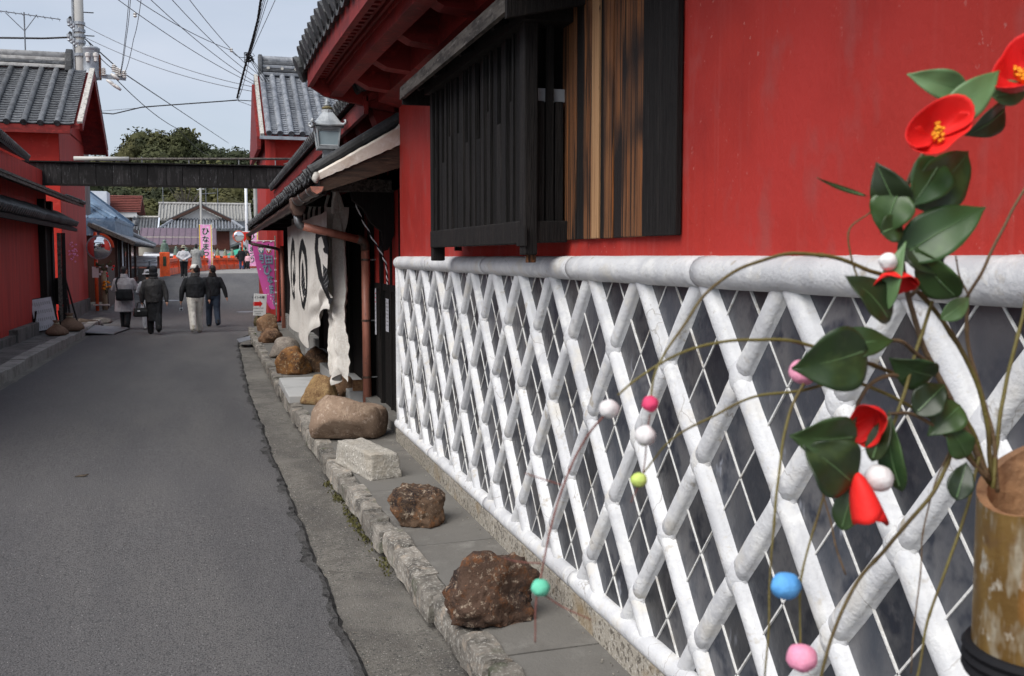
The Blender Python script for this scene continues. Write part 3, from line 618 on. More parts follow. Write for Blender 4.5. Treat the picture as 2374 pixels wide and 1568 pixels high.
for z in (1.62,.95,.32):
    part(MB().tube([(1.623,11.31,z-.012),(1.623,11.31,z+.012)], .0515, 14), 'clamp', 'gutter_brown', dp); part(MB().box(1.63,1.78,11.30,11.32,z-.006,z+.006), 'clamp_arm', 'zinc', dp)
g2 = part(trough(11.2, 26.3, .885, 2.235, .058, .02, 60), 'rain_gutter', 'gutter_brown')
part(MB().prism([(.81,26.1,2.23),(.96,26.1,2.23),(.94,26.1,2.06),(.83,26.1,2.06)], (0,.2,0)), 'hopper', 'rust', g2)
part(MB().tube([(.9,26.2,2.08),(.9,26.2,2.0),(1.0,26.15,1.96),(1.5,25.7,1.86),(1.58,25.65,1.82),(1.6,25.6,1.7),(1.6,25.6,.2)], .038, 10), 'downpipe', 'gutter_brown', smooth=True)
part(MB().tube([(1.55,24.2,1.9),(1.56,24.2,0)], .045, 10), 'downpipe', 'pipe_terracotta', smooth=True)
# upper roof of the shop: red coved eave with tile edge
ue = part(MB().prism([(1.36,9.3,3.04),(1.80,9.3,3.22),(1.80,9.3,3.3),(1.36,9.3,3.10)], (0,14,0)), 'upper_eave', 'red_wood')
part(MB().box(1.335,1.375,9.3,23.3,2.93,3.09), 'fascia', 'red_wood', ue)
for i in range(14):
    y = 9.5+i*1.0; part(MB().prism([(1.80,y,2.70),(1.62,y,2.74),(1.50,y,2.83),(1.45,y,2.95),(1.45,y,3.06),(1.80,y,3.2)], (0,.28,0)), 'bracket', 'red_wood', ue)
y = 9.1
while y < 23.4:
    part(eave_tile(MB(), 1.25, y, 3.15, .062, .5, .45), 'cover_tile', 'roof_tile_old', ue); part(pan(MB(), 1.27, y+.1, 3.15, .075, .4, .4), 'pan_tile', 'roof_tile_old', ue); y += .2
part(MB().prism([(1.34,9.1,3.13),(4.5,9.1,4.6),(4.5,9.1,4.66),(1.34,9.1,3.19)], (0,14.3,0)), 'roof_slope', 'roof_tile_old', ue)

# ---- a hanging rope, notices on the posts
o = MB(); pts = [Vector((1.36,10.35,2.30)), Vector((1.42,10.3,2.08)), Vector((1.52,10.2,1.86)), Vector((1.60,10.1,1.70)), Vector((1.645,10.05,1.58)), Vector((1.65,10.03,1.45)), Vector((1.655,10.03,1.37))]
cur = []
for a, b in zip(pts, pts[1:]): cur += [lerp(a, b, t/8) for t in range(8)]
for k in range(2):
    o.tube([p+Vector((.006*math.cos(i*1.1+k*math.pi), .006*math.sin(i*1.1+k*math.pi), 0)) for i, p in enumerate(cur)], .0065, 5, mi=k)
tag(o.build('rope', [M['print_black'], M['print_white']], smooth=True), 'twisted black and white rope hanging beside the terracotta downpipe', 'rope')
def notice(y0, y1, z0, z1, label, red, x=1.694):
    o = MB().box(x-.002,x,y0,y1,z0,z1,j=.001).build('notice', M['paper']); tag(o, label, 'notice')
    for k in range(7 if not red else 9):
        z = lerp(z1, z0, (k+1.2)/(9 if not red else 11)); MB().box(x-.0035,x-.0022,y0+.014,y1-.014-.03*random.random(),z-.006,z+.006).build('text_line', M['print_red' if red and k < 3 else 'print_grey'], o)
notice(10.76,10.84,.83,1.32,'narrow paper notice with red heading on the dark post','r',1.652)
notice(10.42,10.60,.88,1.22,'printed sheet of paper on dark boards beside the narrow notice','',1.727)

# ---- noren: white cloth with painted black crest
def inpoly(p, poly):
    c = False; x, y = p
    for i, (x1, y1) in enumerate(poly):
        x0, y0 = poly[i-1]
        if (y1 > y) != (y0 > y) and x < (x0-x1)*(y-y1)/(y0-y1)+x1: c = not c
    return c
# cloth chart read in D units: outline of strokes
BLK = [[(735,530),(760,533),(770,548),(773,570),(760,590),(745,582),(752,572),(745,548),(738,552),(737,580),(742,600),(748,625),(757,660),(765,690),(772,690),(770,640),(776,560),(782,560),(778,700),(768,725),(760,695),(748,670),(738,645),(732,610),(729,575),(731,545)],
       [(700,552),(703,556),(709,575),(712,600),(713,640),(712,680),(709,700),(705,720),(700,712),(697,690),(693,670),(693,640),(692,600),(692,590),(694,575),(697,558)],
       [(678,548),(682,560),(684,600),(685,650),(682,665),(684,690),(681,697),(677,680),(674,650),(673,600),(675,565)]]
HOLE = [[(700,580),(704,590),(708,620),(709,660),(706,690),(703,680),(705,640),(702,600),(699,615),(698,660),(701,680),(704,690),(702,700),(698,685),(696,660),(696,610)],
        [(679,580),(682,610),(682,640),(679,610),(678,650),(681,670),(679,680),(677,660),(676,610)],
        [(741,560),(746,568),(752,590),(762,600),(768,620),(756,615),(748,640),(745,625),(742,595)]]
HATCH = [[(748,612),(760,625),(765,650),(763,675),(755,668),(749,650)], [(700,640),(706,640),(708,680),(704,690),(700,670)]]  # parts of the crest print: black cells broken by grey ones
nor = thing('noren_curtain', 'white shop curtain painted with black crest strokes, sagging below the lean-to eave', 'shop curtain', (1.25, 13, 0))
def noren_pt(u, v):      # u 0 far end .. 1 near, v 0 top .. 1 hem
    y = lerp(17.3, 11.15, u); hem = .30 + .50*ss(.5,1,u) - .10*math.exp(-((u-.5)/.16)**2) + .04*math.sin(u*21)
    z = lerp(2.14, hem+.25, v)
    x = 1.20 + .035*math.sin(u*24+v*1.5)*(.3+.7*v) + .03*noise.noise((u*5,v*4,1)) + .10*math.exp(-((v-.85)/.15)**2)*ss(.5,.8,u)*math.sin(v*30)*.25
    return Vector((x, y, z))
def cloth(fn, nu, nv, name, par, t=.004):
    g = MB(); g.grid(fn, nu, nv)
    for fi, f in enumerate(g.f):
        c = sum((Vector(g.v[i]) for i in f), Vector())/4 - Vector((0,0,EYE)); zc = c.dot(FW)
        q = ((512+1024*c.dot(RT)/zc)/KD, (338-1024*c.dot(UP)/zc)/KD)
        if name == 'cloth':
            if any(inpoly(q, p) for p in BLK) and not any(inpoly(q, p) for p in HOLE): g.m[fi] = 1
            if any(inpoly(q, p) for p in HATCH): g.m[fi] = 1 if fi % 7 else 2
    o = g.bw(name, [M['cloth_white'], M['cloth_black'], M['cloth_grey_line']], par, smooth=True)
    return o
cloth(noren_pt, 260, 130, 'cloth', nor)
def flap(u, v):
    wd = lerp(.22, .66, ss(0,.75,v)); y = 11.56 - .08*v + (.5-u)*wd + .05*math.sin(v*5); x = 1.35 + (.075*math.sin(u*19+v*2.2+.8*math.sin(v*6))+.035*math.sin(u*43-v*4))*(1.1-.35*v) + .05*noise.noise((u*3,v*4,6)) + .028*noise.noise((u*5,v*22,3))*ss(.3,.7,v) - .04*v
    return Vector((x, y, lerp(2.20, .30+.05*math.sin(u*9)+.03*math.sin(u*23), v)))
cloth(flap, 40, 70, 'folded_end', nor)
for i in range(9):
    y = 17.0-i*.72; part(MB().tube([(1.26,y,2.12),(1.27,y+.02,2.25),(1.3,y,2.36)], .018, 6), 'hanging_loop', 'cloth_white', nor)
for i in range(5): part(MB().tube([(1.29+.03*i,11.5,2.16),(1.30+.02*i,11.5,2.3),(1.32,11.5,2.42)], [.02,.014,.02], 6), 'hanging_loop', 'cloth_white', nor)
part(MB().tube([(1.27,10.6,2.40),(1.27,17.6,2.40)], .018, 8), 'rod', 'black_wood', nor)

# ---- lantern standing on the lean-to roof
lm = thing('roof_lantern', 'grey metal lantern with frosted panes and pagoda top on the lean-to roof', 'lantern', (1.15, 10.6, 2.63)); lm.scale = (1.03,1.03,1.03)
def frust(mb, z0, z1, a, b, n=4, rot=math.pi/4): return mb.loft([[(a*math.sqrt(2)*math.cos(rot+i*math.pi/2), a*math.sqrt(2)*math.sin(rot+i*math.pi/2), z0) for i in range(4)], [(b*math.sqrt(2)*math.cos(rot+i*math.pi/2), b*math.sqrt(2)*math.sin(rot+i*math.pi/2), z1) for i in range(4)]])
LZ = .10
frust(MB(), -.22, LZ+.02, .05, .05).build('stem', M['lamp_metal'], lm)
frust(MB(), LZ, LZ+.025, .105, .105).build('base', M['lamp_metal'], lm)
bd = frust(MB(), LZ+.025, LZ+.185, .085, .104).build('body', M['lamp_glass'], lm)
for i in range(4):
    a = math.pi/4+i*math.pi/2; MB().tube([(.093*1.414*math.cos(a),.093*1.414*math.sin(a),LZ+.02),(.112*1.414*math.cos(a),.112*1.414*math.sin(a),LZ+.19)], .011, 5).build('frame_bar', M['lamp_metal'], lm)
    for z, r in ((LZ+.035,.089),(LZ+.18,.107)):
        b = a+math.pi/2; MB().tube([(r*1.414*math.cos(a),r*1.414*math.sin(a),z),(r*1.414*math.cos(b),r*1.414*math.sin(b),z)], .008, 5).build('frame_bar', M['lamp_metal'], lm)
frust(MB(), LZ+.185, LZ+.215, .118, .128).build('cornice', M['lamp_metal'], lm)
rings = []
for r, z in ((.160,LZ+.213),(.162,LZ+.226),(.128,LZ+.262),(.100,LZ+.30),(.075,LZ+.335),(.055,LZ+.36)):
    rings.append([(r*(1.25 if q % 2 == 0 else .98)*math.cos(math.pi/4+q*math.pi/4), r*(1.25 if q % 2 == 0 else .98)*math.sin(math.pi/4+q*math.pi/4), z+(.012 if q % 2 == 0 and r > .15 else 0)) for q in range(8)])
MB().loft(rings).build('roof', M['lamp_metal'], lm)
for i in range(4):
    a = math.pi/4+i*math.pi/2; c_, s_ = math.cos(a), math.sin(a)
    MB().tube([(.17*c_,.17*s_,LZ+.24),(.205*c_,.205*s_,LZ+.235),(.228*c_,.228*s_,LZ+.25),(.226*c_,.226*s_,LZ+.275),(.21*c_,.21*s_,LZ+.272)], [.014,.014,.013,.012,.010], 6).build('curl', M['lamp_metal'], lm, smooth=True)
MB().lathe([(.058,LZ+.36),(.058,LZ+.385),(.04,LZ+.39)], 12).build('collar', M['lamp_metal'], lm); MB().lathe([(.035,LZ+.39),(.05,LZ+.40),(.05,LZ+.412),(.03,LZ+.42)], 12).build('mossy_ring', M['moss_metal'], lm)
MB().lathe([(.03,LZ+.418),(.042,LZ+.432),(.022,LZ+.45),(.03,LZ+.462),(.018,LZ+.475),(.004,LZ+.51)], 12).build('finial', M['lamp_metal'], lm, smooth=True)

# ================================================================== generic tiled slope: cover tile columns and pan tiles
def tiled_slope(par, A, B, h, n, mat, r=.075, steps=14, name='cover_tile', pmat=None, edge=True):
    """A->B eave line (world), h: vector from eave to ridge; n columns"""
    A, B, h = Vector(A), Vector(B), Vector(h); e = (B-A).normalized(); nn = h.cross(e).normalized()
    if nn.z < 0: nn = -nn
    d = h.normalized(); ln = h.length; wd = (B-A).length/n
    cm = None
    for i in range(n):
        c0 = A + e*(wd*(i+.5))
        if cm is None:
            g = MB(); rings = []
            for s_ in range(steps):
                for t, k in ((0,1.0),(.97,.93)):
                    ring = [d*((s_+t)*ln/steps-.03) + e*math.cos(a)*r*k + nn*(math.sin(a)*r*k+.02) for a in [math.pi*q/7 for q in range(8)]]
                    rings.append(ring)
            g.loft(rings, False, False); g.add(rings[0], [list(range(8))])
            for q in rings[0]: pass
            dn = [d*-.03 + e*math.cos(a)*r + nn*(math.sin(a)*r+.02) for a in [2*math.pi*q/12 for q in range(12)]]
            g.add(dn, [list(range(12))]); g.loft([dn,[p+d*.06 for p in dn]], True)
            cm = g.mesh(name, mat)
            g = MB()
            for s_ in range(steps*2):
                t0, t1 = s_*ln/steps/2, (s_+1.1)*ln/steps/2
                row0 = [d*t0 + e*lerp(-wd/2, wd/2, q/5) - nn*.03*math.sin(math.pi*q/5) + nn*.03 for q in range(6)]
                row1 = [d*t1 + e*lerp(-wd/2, wd/2, q/5) - nn*.03*math.sin(math.pi*q/5) + nn*.004 for q in range(6)]
                low = [p - nn*.026 for p in row0]
                g.loft([low, row0, row1], False, False)
            pmesh = g.mesh('pan_tile_row', pmat or mat)
        for me, off, nm in ((cm, Vector(), name), (pmesh, e*wd/2, 'pan_tile_row')):
            o = link(nm, me); o.location = c0+off; o.parent = par
            if par.type == 'EMPTY': o.matrix_parent_inverse = Matrix.Translation(-par.location)

# ================================================================== tall red storehouse behind the shop
t3 = thing('red_gabled_storehouse', 'tall red storehouse behind the shop with grey tiled roof and pale corner pilaster', 'storehouse', (4, 33, 0))
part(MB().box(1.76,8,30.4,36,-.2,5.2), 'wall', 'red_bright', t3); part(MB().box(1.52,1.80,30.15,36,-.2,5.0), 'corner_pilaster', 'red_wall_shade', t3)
rf = part(MB().prism([(1.45,29.75,4.98),(1.45,29.75,5.06),(1.45,33.2,7.25),(1.45,36.6,5.06),(1.45,36.6,4.98),(1.45,33.2,7.17)], (7,0,0)), 'roof', 'red_wood', t3)
part(MB().bar((1.42,29.72,5.02),(1.42,33.2,7.22),.10,.16), 'verge', 'mortar', rf); part(MB().bar((1.42,36.6,5.02),(1.42,33.2,7.22),.10,.16), 'verge', 'roof_tile_old', rf)
part(MB().prism([(1.44,30.5,0),(1.44,30.5,4.9)][0:0] or [(1.30,30.2,5.05),(1.30,33.2,6.98),(1.30,36.0,5.05),(1.30,36.0,4.7),(1.30,30.2,4.7)], (.1,0,0)), 'gable_board', 'red_wood', rf)
tiled_slope(rf, (1.45,29.68,5.09), (8.2,29.68,5.09), (0,3.52,2.2), 22, M['roof_tile_pale'], .085, 16)
for k, (z, w_, m_) in enumerate(((7.30,.34,'roof_tile_pale'),(7.42,.30,'roof_tile'),(7.53,.28,'roof_tile_pale'),(7.64,.26,'roof_tile'))):
    part(MB().box(1.62,8.3,33.2-w_/2,33.2+w_/2,z-.05,z+.05), 'ridge_course', m_, rf, bevel=.02)
part(MB().tube([(1.6,33.2,7.76),(8.3,33.2,7.76)], .11, 10), 'ridge_cap', 'roof_tile_pale', rf, smooth=True)
for i in range(14): part(MB().tube([(1.8+i*.42,33.03,7.48),(1.8+i*.42,33.36,7.48)], .05, 7), 'ridge_boss', 'mortar', rf)
part(MB().box(1.50,1.62,33.0,33.4,7.2,7.88), 'ridge_end_tile', 'roof_tile', rf, bevel=.03)
part(MB().box(1.35,8,29.66,29.72,4.93,5.02), 'eave_board', 'steel_grey', rf)
part(MB().tube([(2.05,30.35,4.3),(2.2,30.3,4.35),(2.3,30.32,4.22)], [.08,.12,.07], 7, sq=(1,.3)), 'plaster_patch', 'mortar', t3)

# ================================================================== left side: tall red storehouse
t2 = thing('red_gabled_storehouse', 'tall red storehouse with grey tiled roof and street gable behind the boarded crossing', 'storehouse', (-7, 34, 0))
part(MB().box(-14,-4.0,31.0,36.8,-.3,5.35), 'wall', 'red_bright', t2)
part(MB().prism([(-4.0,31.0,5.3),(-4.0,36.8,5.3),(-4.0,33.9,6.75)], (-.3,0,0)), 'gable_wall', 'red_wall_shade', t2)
part(MB().box(-4.003,-3.99,31.01,36.79,-.3,5.3), 'street_wall', 'red_wall_shade', t2)  # thin sheet duller than the front wall; street-side shade is in its colour
part(MB().box(-4.05,-3.94,31.0,36.9,-.35,.28), 'plinth', 'concrete_dark', t2, bevel=.01)
rf = part(MB().prism([(-3.35,30.35,5.12),(-3.35,30.35,5.22),(-3.35,33.9,7.22),(-3.35,37.45,5.22),(-3.35,37.45,5.08),(-3.35,33.9,7.06)], (-11,0,0)), 'roof', 'red_wood', t2)
part(MB().bar((-3.33,30.3,5.16),(-3.33,33.9,7.19),.07,.22), 'barge_board', 'red_wood', rf); part(MB().bar((-3.33,37.5,5.05),(-3.33,33.9,7.1),.07,.26), 'barge_board', 'red_wood', rf)
part(MB().bar((-3.36,30.25,5.28),(-3.36,33.9,7.33),.14,.07), 'verge', 'mortar', rf); part(MB().bar((-3.36,37.5,5.28),(-3.36,33.9,7.33),.14,.07), 'verge', 'roof_tile_old', rf)
part(MB().box(-14,-3.6,30.30,30.42,4.98,5.20), 'eave_board', 'red_wood', rf)
tiled_slope(rf, (-12.0,30.28,5.24), (-3.72,30.28,5.24), (0,3.6,2.05), 20, M['roof_tile'], .085, 12)
for k, (z, w_, m_) in enumerate(((7.34,.36,'ridge_tile_light'),(7.45,.32,'roof_tile'),(7.55,.30,'ridge_tile_light'))):
    part(MB().box(-14,-3.9,33.9-w_/2,33.9+w_/2,z-.05,z+.05), 'ridge_course', m_, rf, bevel=.02)
part(MB().tube([(-14,33.9,7.66),(-3.95,33.9,7.66)], .13, 10), 'ridge_cap', 'ridge_tile_light', rf, smooth=True)
part(MB().prism([(-3.9,33.6,7.2),(-3.9,34.2,7.2),(-3.9,34.15,7.55),(-3.9,34.25,7.7),(-3.9,34.0,7.92),(-3.9,33.75,7.75),(-3.9,33.65,7.5)], (-.2,0,0)), 'ridge_ornament', 'roof_tile_old', rf, bevel=.03)
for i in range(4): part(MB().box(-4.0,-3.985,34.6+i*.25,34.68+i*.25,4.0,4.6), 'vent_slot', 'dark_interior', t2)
# TV antenna on its ridge
an = thing('tv_antenna', 'thin metal television antenna above the storehouse ridge beside the utility pole', 'antenna', (-5.2, 33.9, 7.75))
def apart(mb, name): return mb.build(name, M['wire_grey'], an)
apart(MB().tube([(0,0,0),(0,0,1.15)], .02, 6), 'mast'); apart(MB().tube([(-1.1,0,1.18),(1.0,0,1.0)], .015, 5), 'boom')
for i in range(11):
    x = -1.05+i*.2; apart(MB().tube([(x,-.22,1.175-i*.018),(x,.22,1.175-i*.018)], .008, 4), 'element')
for a in (-.5,.35): apart(MB().tube([(0,0,.6),(a,0,1.1)], .012, 4), 'stay')
for a, b in (((-1.3,0,.75),(-1.05,0,1.15)),((-1.35,0,1.35),(-1.05,0,1.6)),((-1.3,0,1.2),(-1.05,0,2.0)),((-1.3,0,.5),(-1.0,0,.95))): apart(MB().tube([a,b], .012, 4), 'element')

# ================================================================== left side: nearer low red building
t1 = thing('low_red_house', 'low dark red house with two worn tiled eaves facing the lattice wall', 'house', (-4.5, 20, 0))
def lx(y): return pl([(8,-3.86),(20,-3.92),(28,-3.86)], y)
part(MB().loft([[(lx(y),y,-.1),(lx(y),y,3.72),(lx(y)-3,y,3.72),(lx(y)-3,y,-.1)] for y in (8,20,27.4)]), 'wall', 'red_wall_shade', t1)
ya = 8
while ya < 27.2:
    yb = min(ya+random.uniform(1.5,2.2), 27.45); part(MB().box(-4.0,-3.78 if ya < 22 else -3.74,ya+.004,yb-.004,-.3,.10 if ya < 22 else .20), 'base_block', 'concrete_dark', t1, bevel=.01); ya = yb
for y, wd in ((26.2,.22),(27.3,.3)): part(MB().box(-4.2,-3.72,y-wd/2,y+wd/2,.1,3.0), 'post', 'black_wood', t1)
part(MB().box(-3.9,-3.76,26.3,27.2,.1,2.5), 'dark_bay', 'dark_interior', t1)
e1 = part(MB().prism([(-3.44,12,2.34),(-3.92,12,2.62),(-3.92,12,2.70),(-3.44,12,2.42)], (0,17.3,0)), 'lower_eave', 'black_wood', t1)
def eave_tile_l(mb, x, y, z, r, ln, slope):
    g = MB(); eave_tile(g, 0, 0, 0, r, ln, slope); mb.add([(x-v[0], y+v[1], z+v[2]) for v in g.v], g.f); return mb
y = 12.1
while y < 29.3:
    part(eave_tile_l(MB(), -3.36, y, 2.50+.02*noise.noise((y,3,3)), .075, .6, .55), 'cover_tile', 'roof_tile_old', e1)
    y += .23
part(MB().box(-3.46,-3.40,12,29.35,2.32,2.40), 'eave_board', 'black_wood', e1)
e2 = part(MB().prism([(-3.38,12,3.02),(-3.95,12,3.20),(-3.95,12,3.26),(-3.38,12,3.08)], (0,18.8,0)), 'plank_canopy', 'grey_wood', t1)
for k in range(3): part(MB().bar((-3.42-.16*k,12,3.10+.05*k),(-3.42-.16*k,30.9-.5*k,3.12+.05*k),.12,.05), 'plank', 'grey_wood', e2)
for i in range(8): part(MB().tube([(-3.34-.05*i,29.7+.0*i,3.14+.02*i),(-3.34-.05*i,30.6,3.14+.02*i)], .05, 6), 'broken_tile', 'roof_tile_old', e2)
e3 = part(MB().loft([[(-3.50-.05*(y-16.8),y,3.78),(-4.6,y,4.3),(-4.6,y,4.36),(-3.50-.05*(y-16.8),y,3.84)] for y in (10,16.8,25.6)]), 'upper_eave', 'black_wood', t1)
y = 10.2
while y < 25.8:
    x = -3.42-.06*max(0,y-16.8); part(eave_tile_l(MB(), x, y, 3.90, .075, 1.3, .5), 'cover_tile', 'roof_tile_old', e3); y += .24
part(MB().loft([[(-3.45-.06*max(0,y-16.8),y,3.86),(-8,y,6.0),(-8,y,6.06),(-3.45-.06*max(0,y-16.8),y,3.92)] for y in (10,16.8,25.7)]), 'roof_slope', 'roof_tile_old', e3)

# ================================================================== boarded crossing over the street
cr = thing('overhead_conduit', 'black weathered board-clad crossing spanning the street between the red buildings', 'crossing', (-1, 27.2, 3.3))
part(MB().box(-5.0,2.6,27.0,27.4,3.42,3.92), 'core', 'black_wood', cr)
x = -4.6
while x < 2.6:
    b = x+random.uniform(.36,.46); part(MB().box(x,b-.012,26.955+random.uniform(-.008,.006),26.998,3.38+.03*(x+4.6)/7-.0,3.90+.02*(x+4.6)/7), 'board', 'beam_board', cr); x = b
part(MB().bar((-5,27.1,3.93),(2.6,27.1,3.96),.42,.03), 'cap', 'black_wood', cr); part(MB().bar((-5,26.97,3.385),(2.6,26.97,3.41),.08,.05), 'bottom_rail', 'black_wood', cr)
part(MB().tube([(-3.15,26.95,4.02),(-1.9,26.95,4.04)], .055, 10), 'insulated_pipe', 'pipe_white', cr, smooth=True)
part(MB().tube([(-2.0,26.95,4.04),(2.6,26.95,4.16)], .030, 8), 'pipe', 'grey_wood', cr, smooth=True)
for x in (-1.6,-.5,.7,1.6): part(MB().tube([(x,26.95,3.95),(x,26.95,4.1)], .015, 5), 'pipe_bracket', 'zinc', cr)
# ================================================================== small house with the blue roof
t4 = thing('blue_roofed_shop', 'small dark shop with blue metal hip roof and grey tiled canopy', 'shop', (-5, 45, 0))
part(MB().box(-9,-3.35,39.6,52,-.1,2.9), 'wall', 'brown_trim', t4)
b0 = gz(40)
rf = part(MB(), 'roof', 'roof_blue', t4) if False else None
rb = MB(); E_ = [(-9,39.7,3.05),(-3.3,39.7,3.05),(-3.3,48.5,3.05),(-9,48.5,3.05)]; T_ = [(-6.6,43.2,5.05),(-5.7,45.2,5.05)]
rb.add(E_+T_, [(0,1,4),(1,2,5,4),(2,3,5),(3,0,4,5)]); rb.add([(p[0],p[1],p[2]-.12) for p in E_]+E_, [(0,1,5,4),(1,2,6,5),(2,3,7,6),(3,0,4,7),(3,2,1,0)])
rf = part(rb, 'roof', 'roof_blue', t4)
for i in range(9):
    t = (i+.5)/9; a = lerp(Vector(E_[0]), Vector(E_[1]), t); b = lerp(Vector(T_[0]), Vector(T_[0]), t); part(MB().bar(a+Vector((0,0,.02)), lerp(a, b, .97)+Vector((0,0,.02)), .05, .05), 'seam', 'roof_blue', rf)
for i in range(8):
    t = (i+.5)/8; a = lerp(Vector(E_[1]), Vector(E_[2]), t); b = lerp(Vector(T_[0]), Vector(T_[1]), t); part(MB().bar(a+Vector((0,0,.02)), b+Vector((0,0,.02)), .05, .05), 'seam', 'roof_blue', rf)
part(MB().tube([E_[2],T_[1],T_[0],E_[1]], .07, 7), 'hip_cap', 'roof_blue', rf)
part(MB().tube([(-3.25,48.55,3.05),(-3.2,48.6,3.3),(-3.3,48.5,3.42)], [.14,.12,.05], 7), 'hip_ornament', 'roof_tile', rf)
part(MB().box(-9,-3.32,39.5,48.4,2.42,2.95), 'clad_band', 'roof_blue', t4)
cn = part(MB().prism([(-2.72,39.3,2.06),(-4.2,39.3,2.72),(-4.2,39.3,2.80),(-2.72,39.3,2.15)], (0,14,0)), 'tiled_canopy', 'black_wood', t4)
for i in range(44):
    y = 39.45+i*.315; part(eave_tile_l(MB(), -2.62, y, 2.17, .06, 1.6, .445), 'cover_tile', 'roof_tile_pale', cn)
part(MB().prism([(-2.70,39.3,2.14),(-4.2,39.3,2.81),(-4.2,39.3,2.84),(-2.70,39.3,2.17)], (0,14,0)), 'tile_bed', 'roof_tile_pale', cn)
part(MB().bar((-2.66,39.28,2.12),(-4.2,39.28,2.82),.12,.14), 'verge_tiles', 'grey_wood', cn)
part(MB().tube([(-3.8,44,2.85),(-3.5,48,2.75),(-2.7,53.4,2.25)], .10, 8), 'hip_ridge', 'roof_tile_pale', cn)
for y in (39.7,41.5,43,44.6,46.2,49): part(MB().box(-3.36,-3.28,y,y+.16,-.2,2.5), 'post', 'brown_trim', t4)
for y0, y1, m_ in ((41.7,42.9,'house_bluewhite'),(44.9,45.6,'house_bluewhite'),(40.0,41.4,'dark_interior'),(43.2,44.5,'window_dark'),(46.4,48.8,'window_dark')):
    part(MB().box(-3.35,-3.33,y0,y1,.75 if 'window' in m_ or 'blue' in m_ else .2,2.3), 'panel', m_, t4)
part(MB().box(-3.36,-3.31,41.6,52,.05,.75), 'dado', 'shutter_brown', t4)
part(MB().bar((-3.4,36.9,.0),(-3.4,39.6,.05),.05,2.6), 'side_fence', 'brown_trim', t4)

# ---- convex mirror on an orange pole with a bamboo flower holder
mp_ = at(226, 721, 36.2); mz = gz(36.2)
mi_ = thing('convex_mirror', 'round convex traffic mirror on orange pole beside the red storehouse', 'traffic mirror', (mp_.x, 36.2, mz))
MB().tube([(0,0,-.1),(0,0,2.55)], .055, 10).build('pole', M['orange_paint'], mi_, smooth=True)
ht = Matrix.Rotation(R(90), 3, 'X') @ Matrix.Identity(3)
def disc(prof, n=28): return MB().lathe(prof, n, (0,0,0), 0, Matrix.Rotation(R(12), 3, 'Z') @ Matrix.Rotation(R(96), 3, 'X'))
o = disc([(.30,-.02),(.40,.0),(.405,.02),(.385,.03)]).build('rim', M['steel_grey'], mi_); o.location = (.12,-.14,2.05)
o = disc([(.385,.02),(.34,.055),(.26,.09),(.16,.115),(.06,.125),(.005,.126)]).build('mirror_face', M['mirror'], mi_, smooth=True); o.location = (.12,-.14,2.05)
MB().tube([(.12+.43*math.cos(a),-.16,2.05+.43*math.sin(a)) for a in [R(0)+R(85)*q/12 for q in range(13)]], .03, 6, sq=(.35,1.6)).build('hood', M['orange_paint'], mi_)
MB().tube([(0,0,2.05),(.12,-.1,2.05)], .03, 6).build('bracket', M['steel_grey'], mi_)
MB().box(-.12,.08,-.075,-.06,1.06,1.42).build('plate', M['sign_white'], mi_)
bv = thing('bamboo_vase', 'tall pale bamboo vase tied to the orange mirror pole', 'vase', (mp_.x+.24, 36.15, mz))
MB().tube([(0,0,0),(0,0,1.28)], .085, 10).build('bamboo_tube', M['bamboo_pale'], bv, smooth=True)
for z in (.2,.55,.95): MB().tube([(0,0,z-.01),(0,0,z+.01)], .092, 10).build('node', M['bamboo_pale'], bv)
MB().tube([(-.35,-.02,.16),(.15,-.09,.165)], .03, 6).build('tie', M['cloth_white'], bv)
for k in range(14):
    a = random.random()*6.28; MB().tube([(0,0,1.25),(.12*math.cos(a),.1*math.sin(a),1.42),(.25*math.cos(a),.15*math.sin(a),1.38+.25*random.random())], [.01,.008,.03], 5).build('sprig', M['leaf'], bv)
for k in range(8):
    c = (random.uniform(-.38,.36),random.uniform(-.1,0),random.uniform(1.1,1.6)); MB().lathe([(.0,-.04),(.04,-.01),(.035,.03),(0,.045)], 7, c).build('flower', M['petal_red' if k % 2 else 'print_white'], bv)
yf = thing('yellow_flowers', 'small bunch of yellow flowers tied to the pale bamboo vase', 'flowers', (mp_.x+.30, 36.0, mz+.62))
for k in range(12):
    c = (random.uniform(-.09,.12),random.uniform(-.04,.04),random.uniform(.02,.3)); MB().lathe([(.0,-.03),(.05,0),(.04,.03),(0,.04)], 7, c).build('blossom', M['stamen_yellow'], yf)
for k in range(4): MB().tube([(0,0,-.12),(random.uniform(-.08,.1),0,.1)], .012, 5).build('stem', M['leaf'], yf)

# ================================================================== vermilion bridge railing
br = thing('bridge_railing', 'vermilion bridge railing with bronze capped posts closing the end of the street', 'bridge railing', (-2.25, 54, gz(54)))
def bpost(x, y, w, h, cap, cm, plate=False, par=br):
    z = gz(y); p = part(MB().box(x-w/2,x+w/2,y-w/2,y+w/2,z-.3,z+h), 'post', 'orange_paint', par, bevel=.03)
    c = w*.45
    part(MB().lathe([(c,0),(c*1.02,cap*.06),(c*.95,cap*.12),(c*.98,cap*.16),(c*.86,cap*.36),(c*.90,cap*.40),(c*.70,cap*.66),(c*.74,cap*.70),(c*.34,cap*.78),(c*.30,cap*.83),(c*.50,cap*.89),(c*.36,cap*.97),(.01,cap*1.06)], 14, (x,y,z+h)), 'bronze_cap', cm, p, smooth=True)
    if plate: part(MB().box(x-w*.16,x+w*.16,y-w/2-.015,y-w/2+.01,z+h*.42,z+h*.82), 'name_plate', 'plate_green', p)
    return p
A_, B_, C_ = Vector((-2.26,54,0)), Vector((-.15,73,0)), Vector((3.6,87,0))
bpost(A_.x, A_.y, .48, 1.18, .60, 'verdigris', True); bpost(B_.x, B_.y, .52, 1.20, .62, 'verdigris_tan', True); bpost(-.75, 72.2, .42, 1.15, .58, 'verdigris')
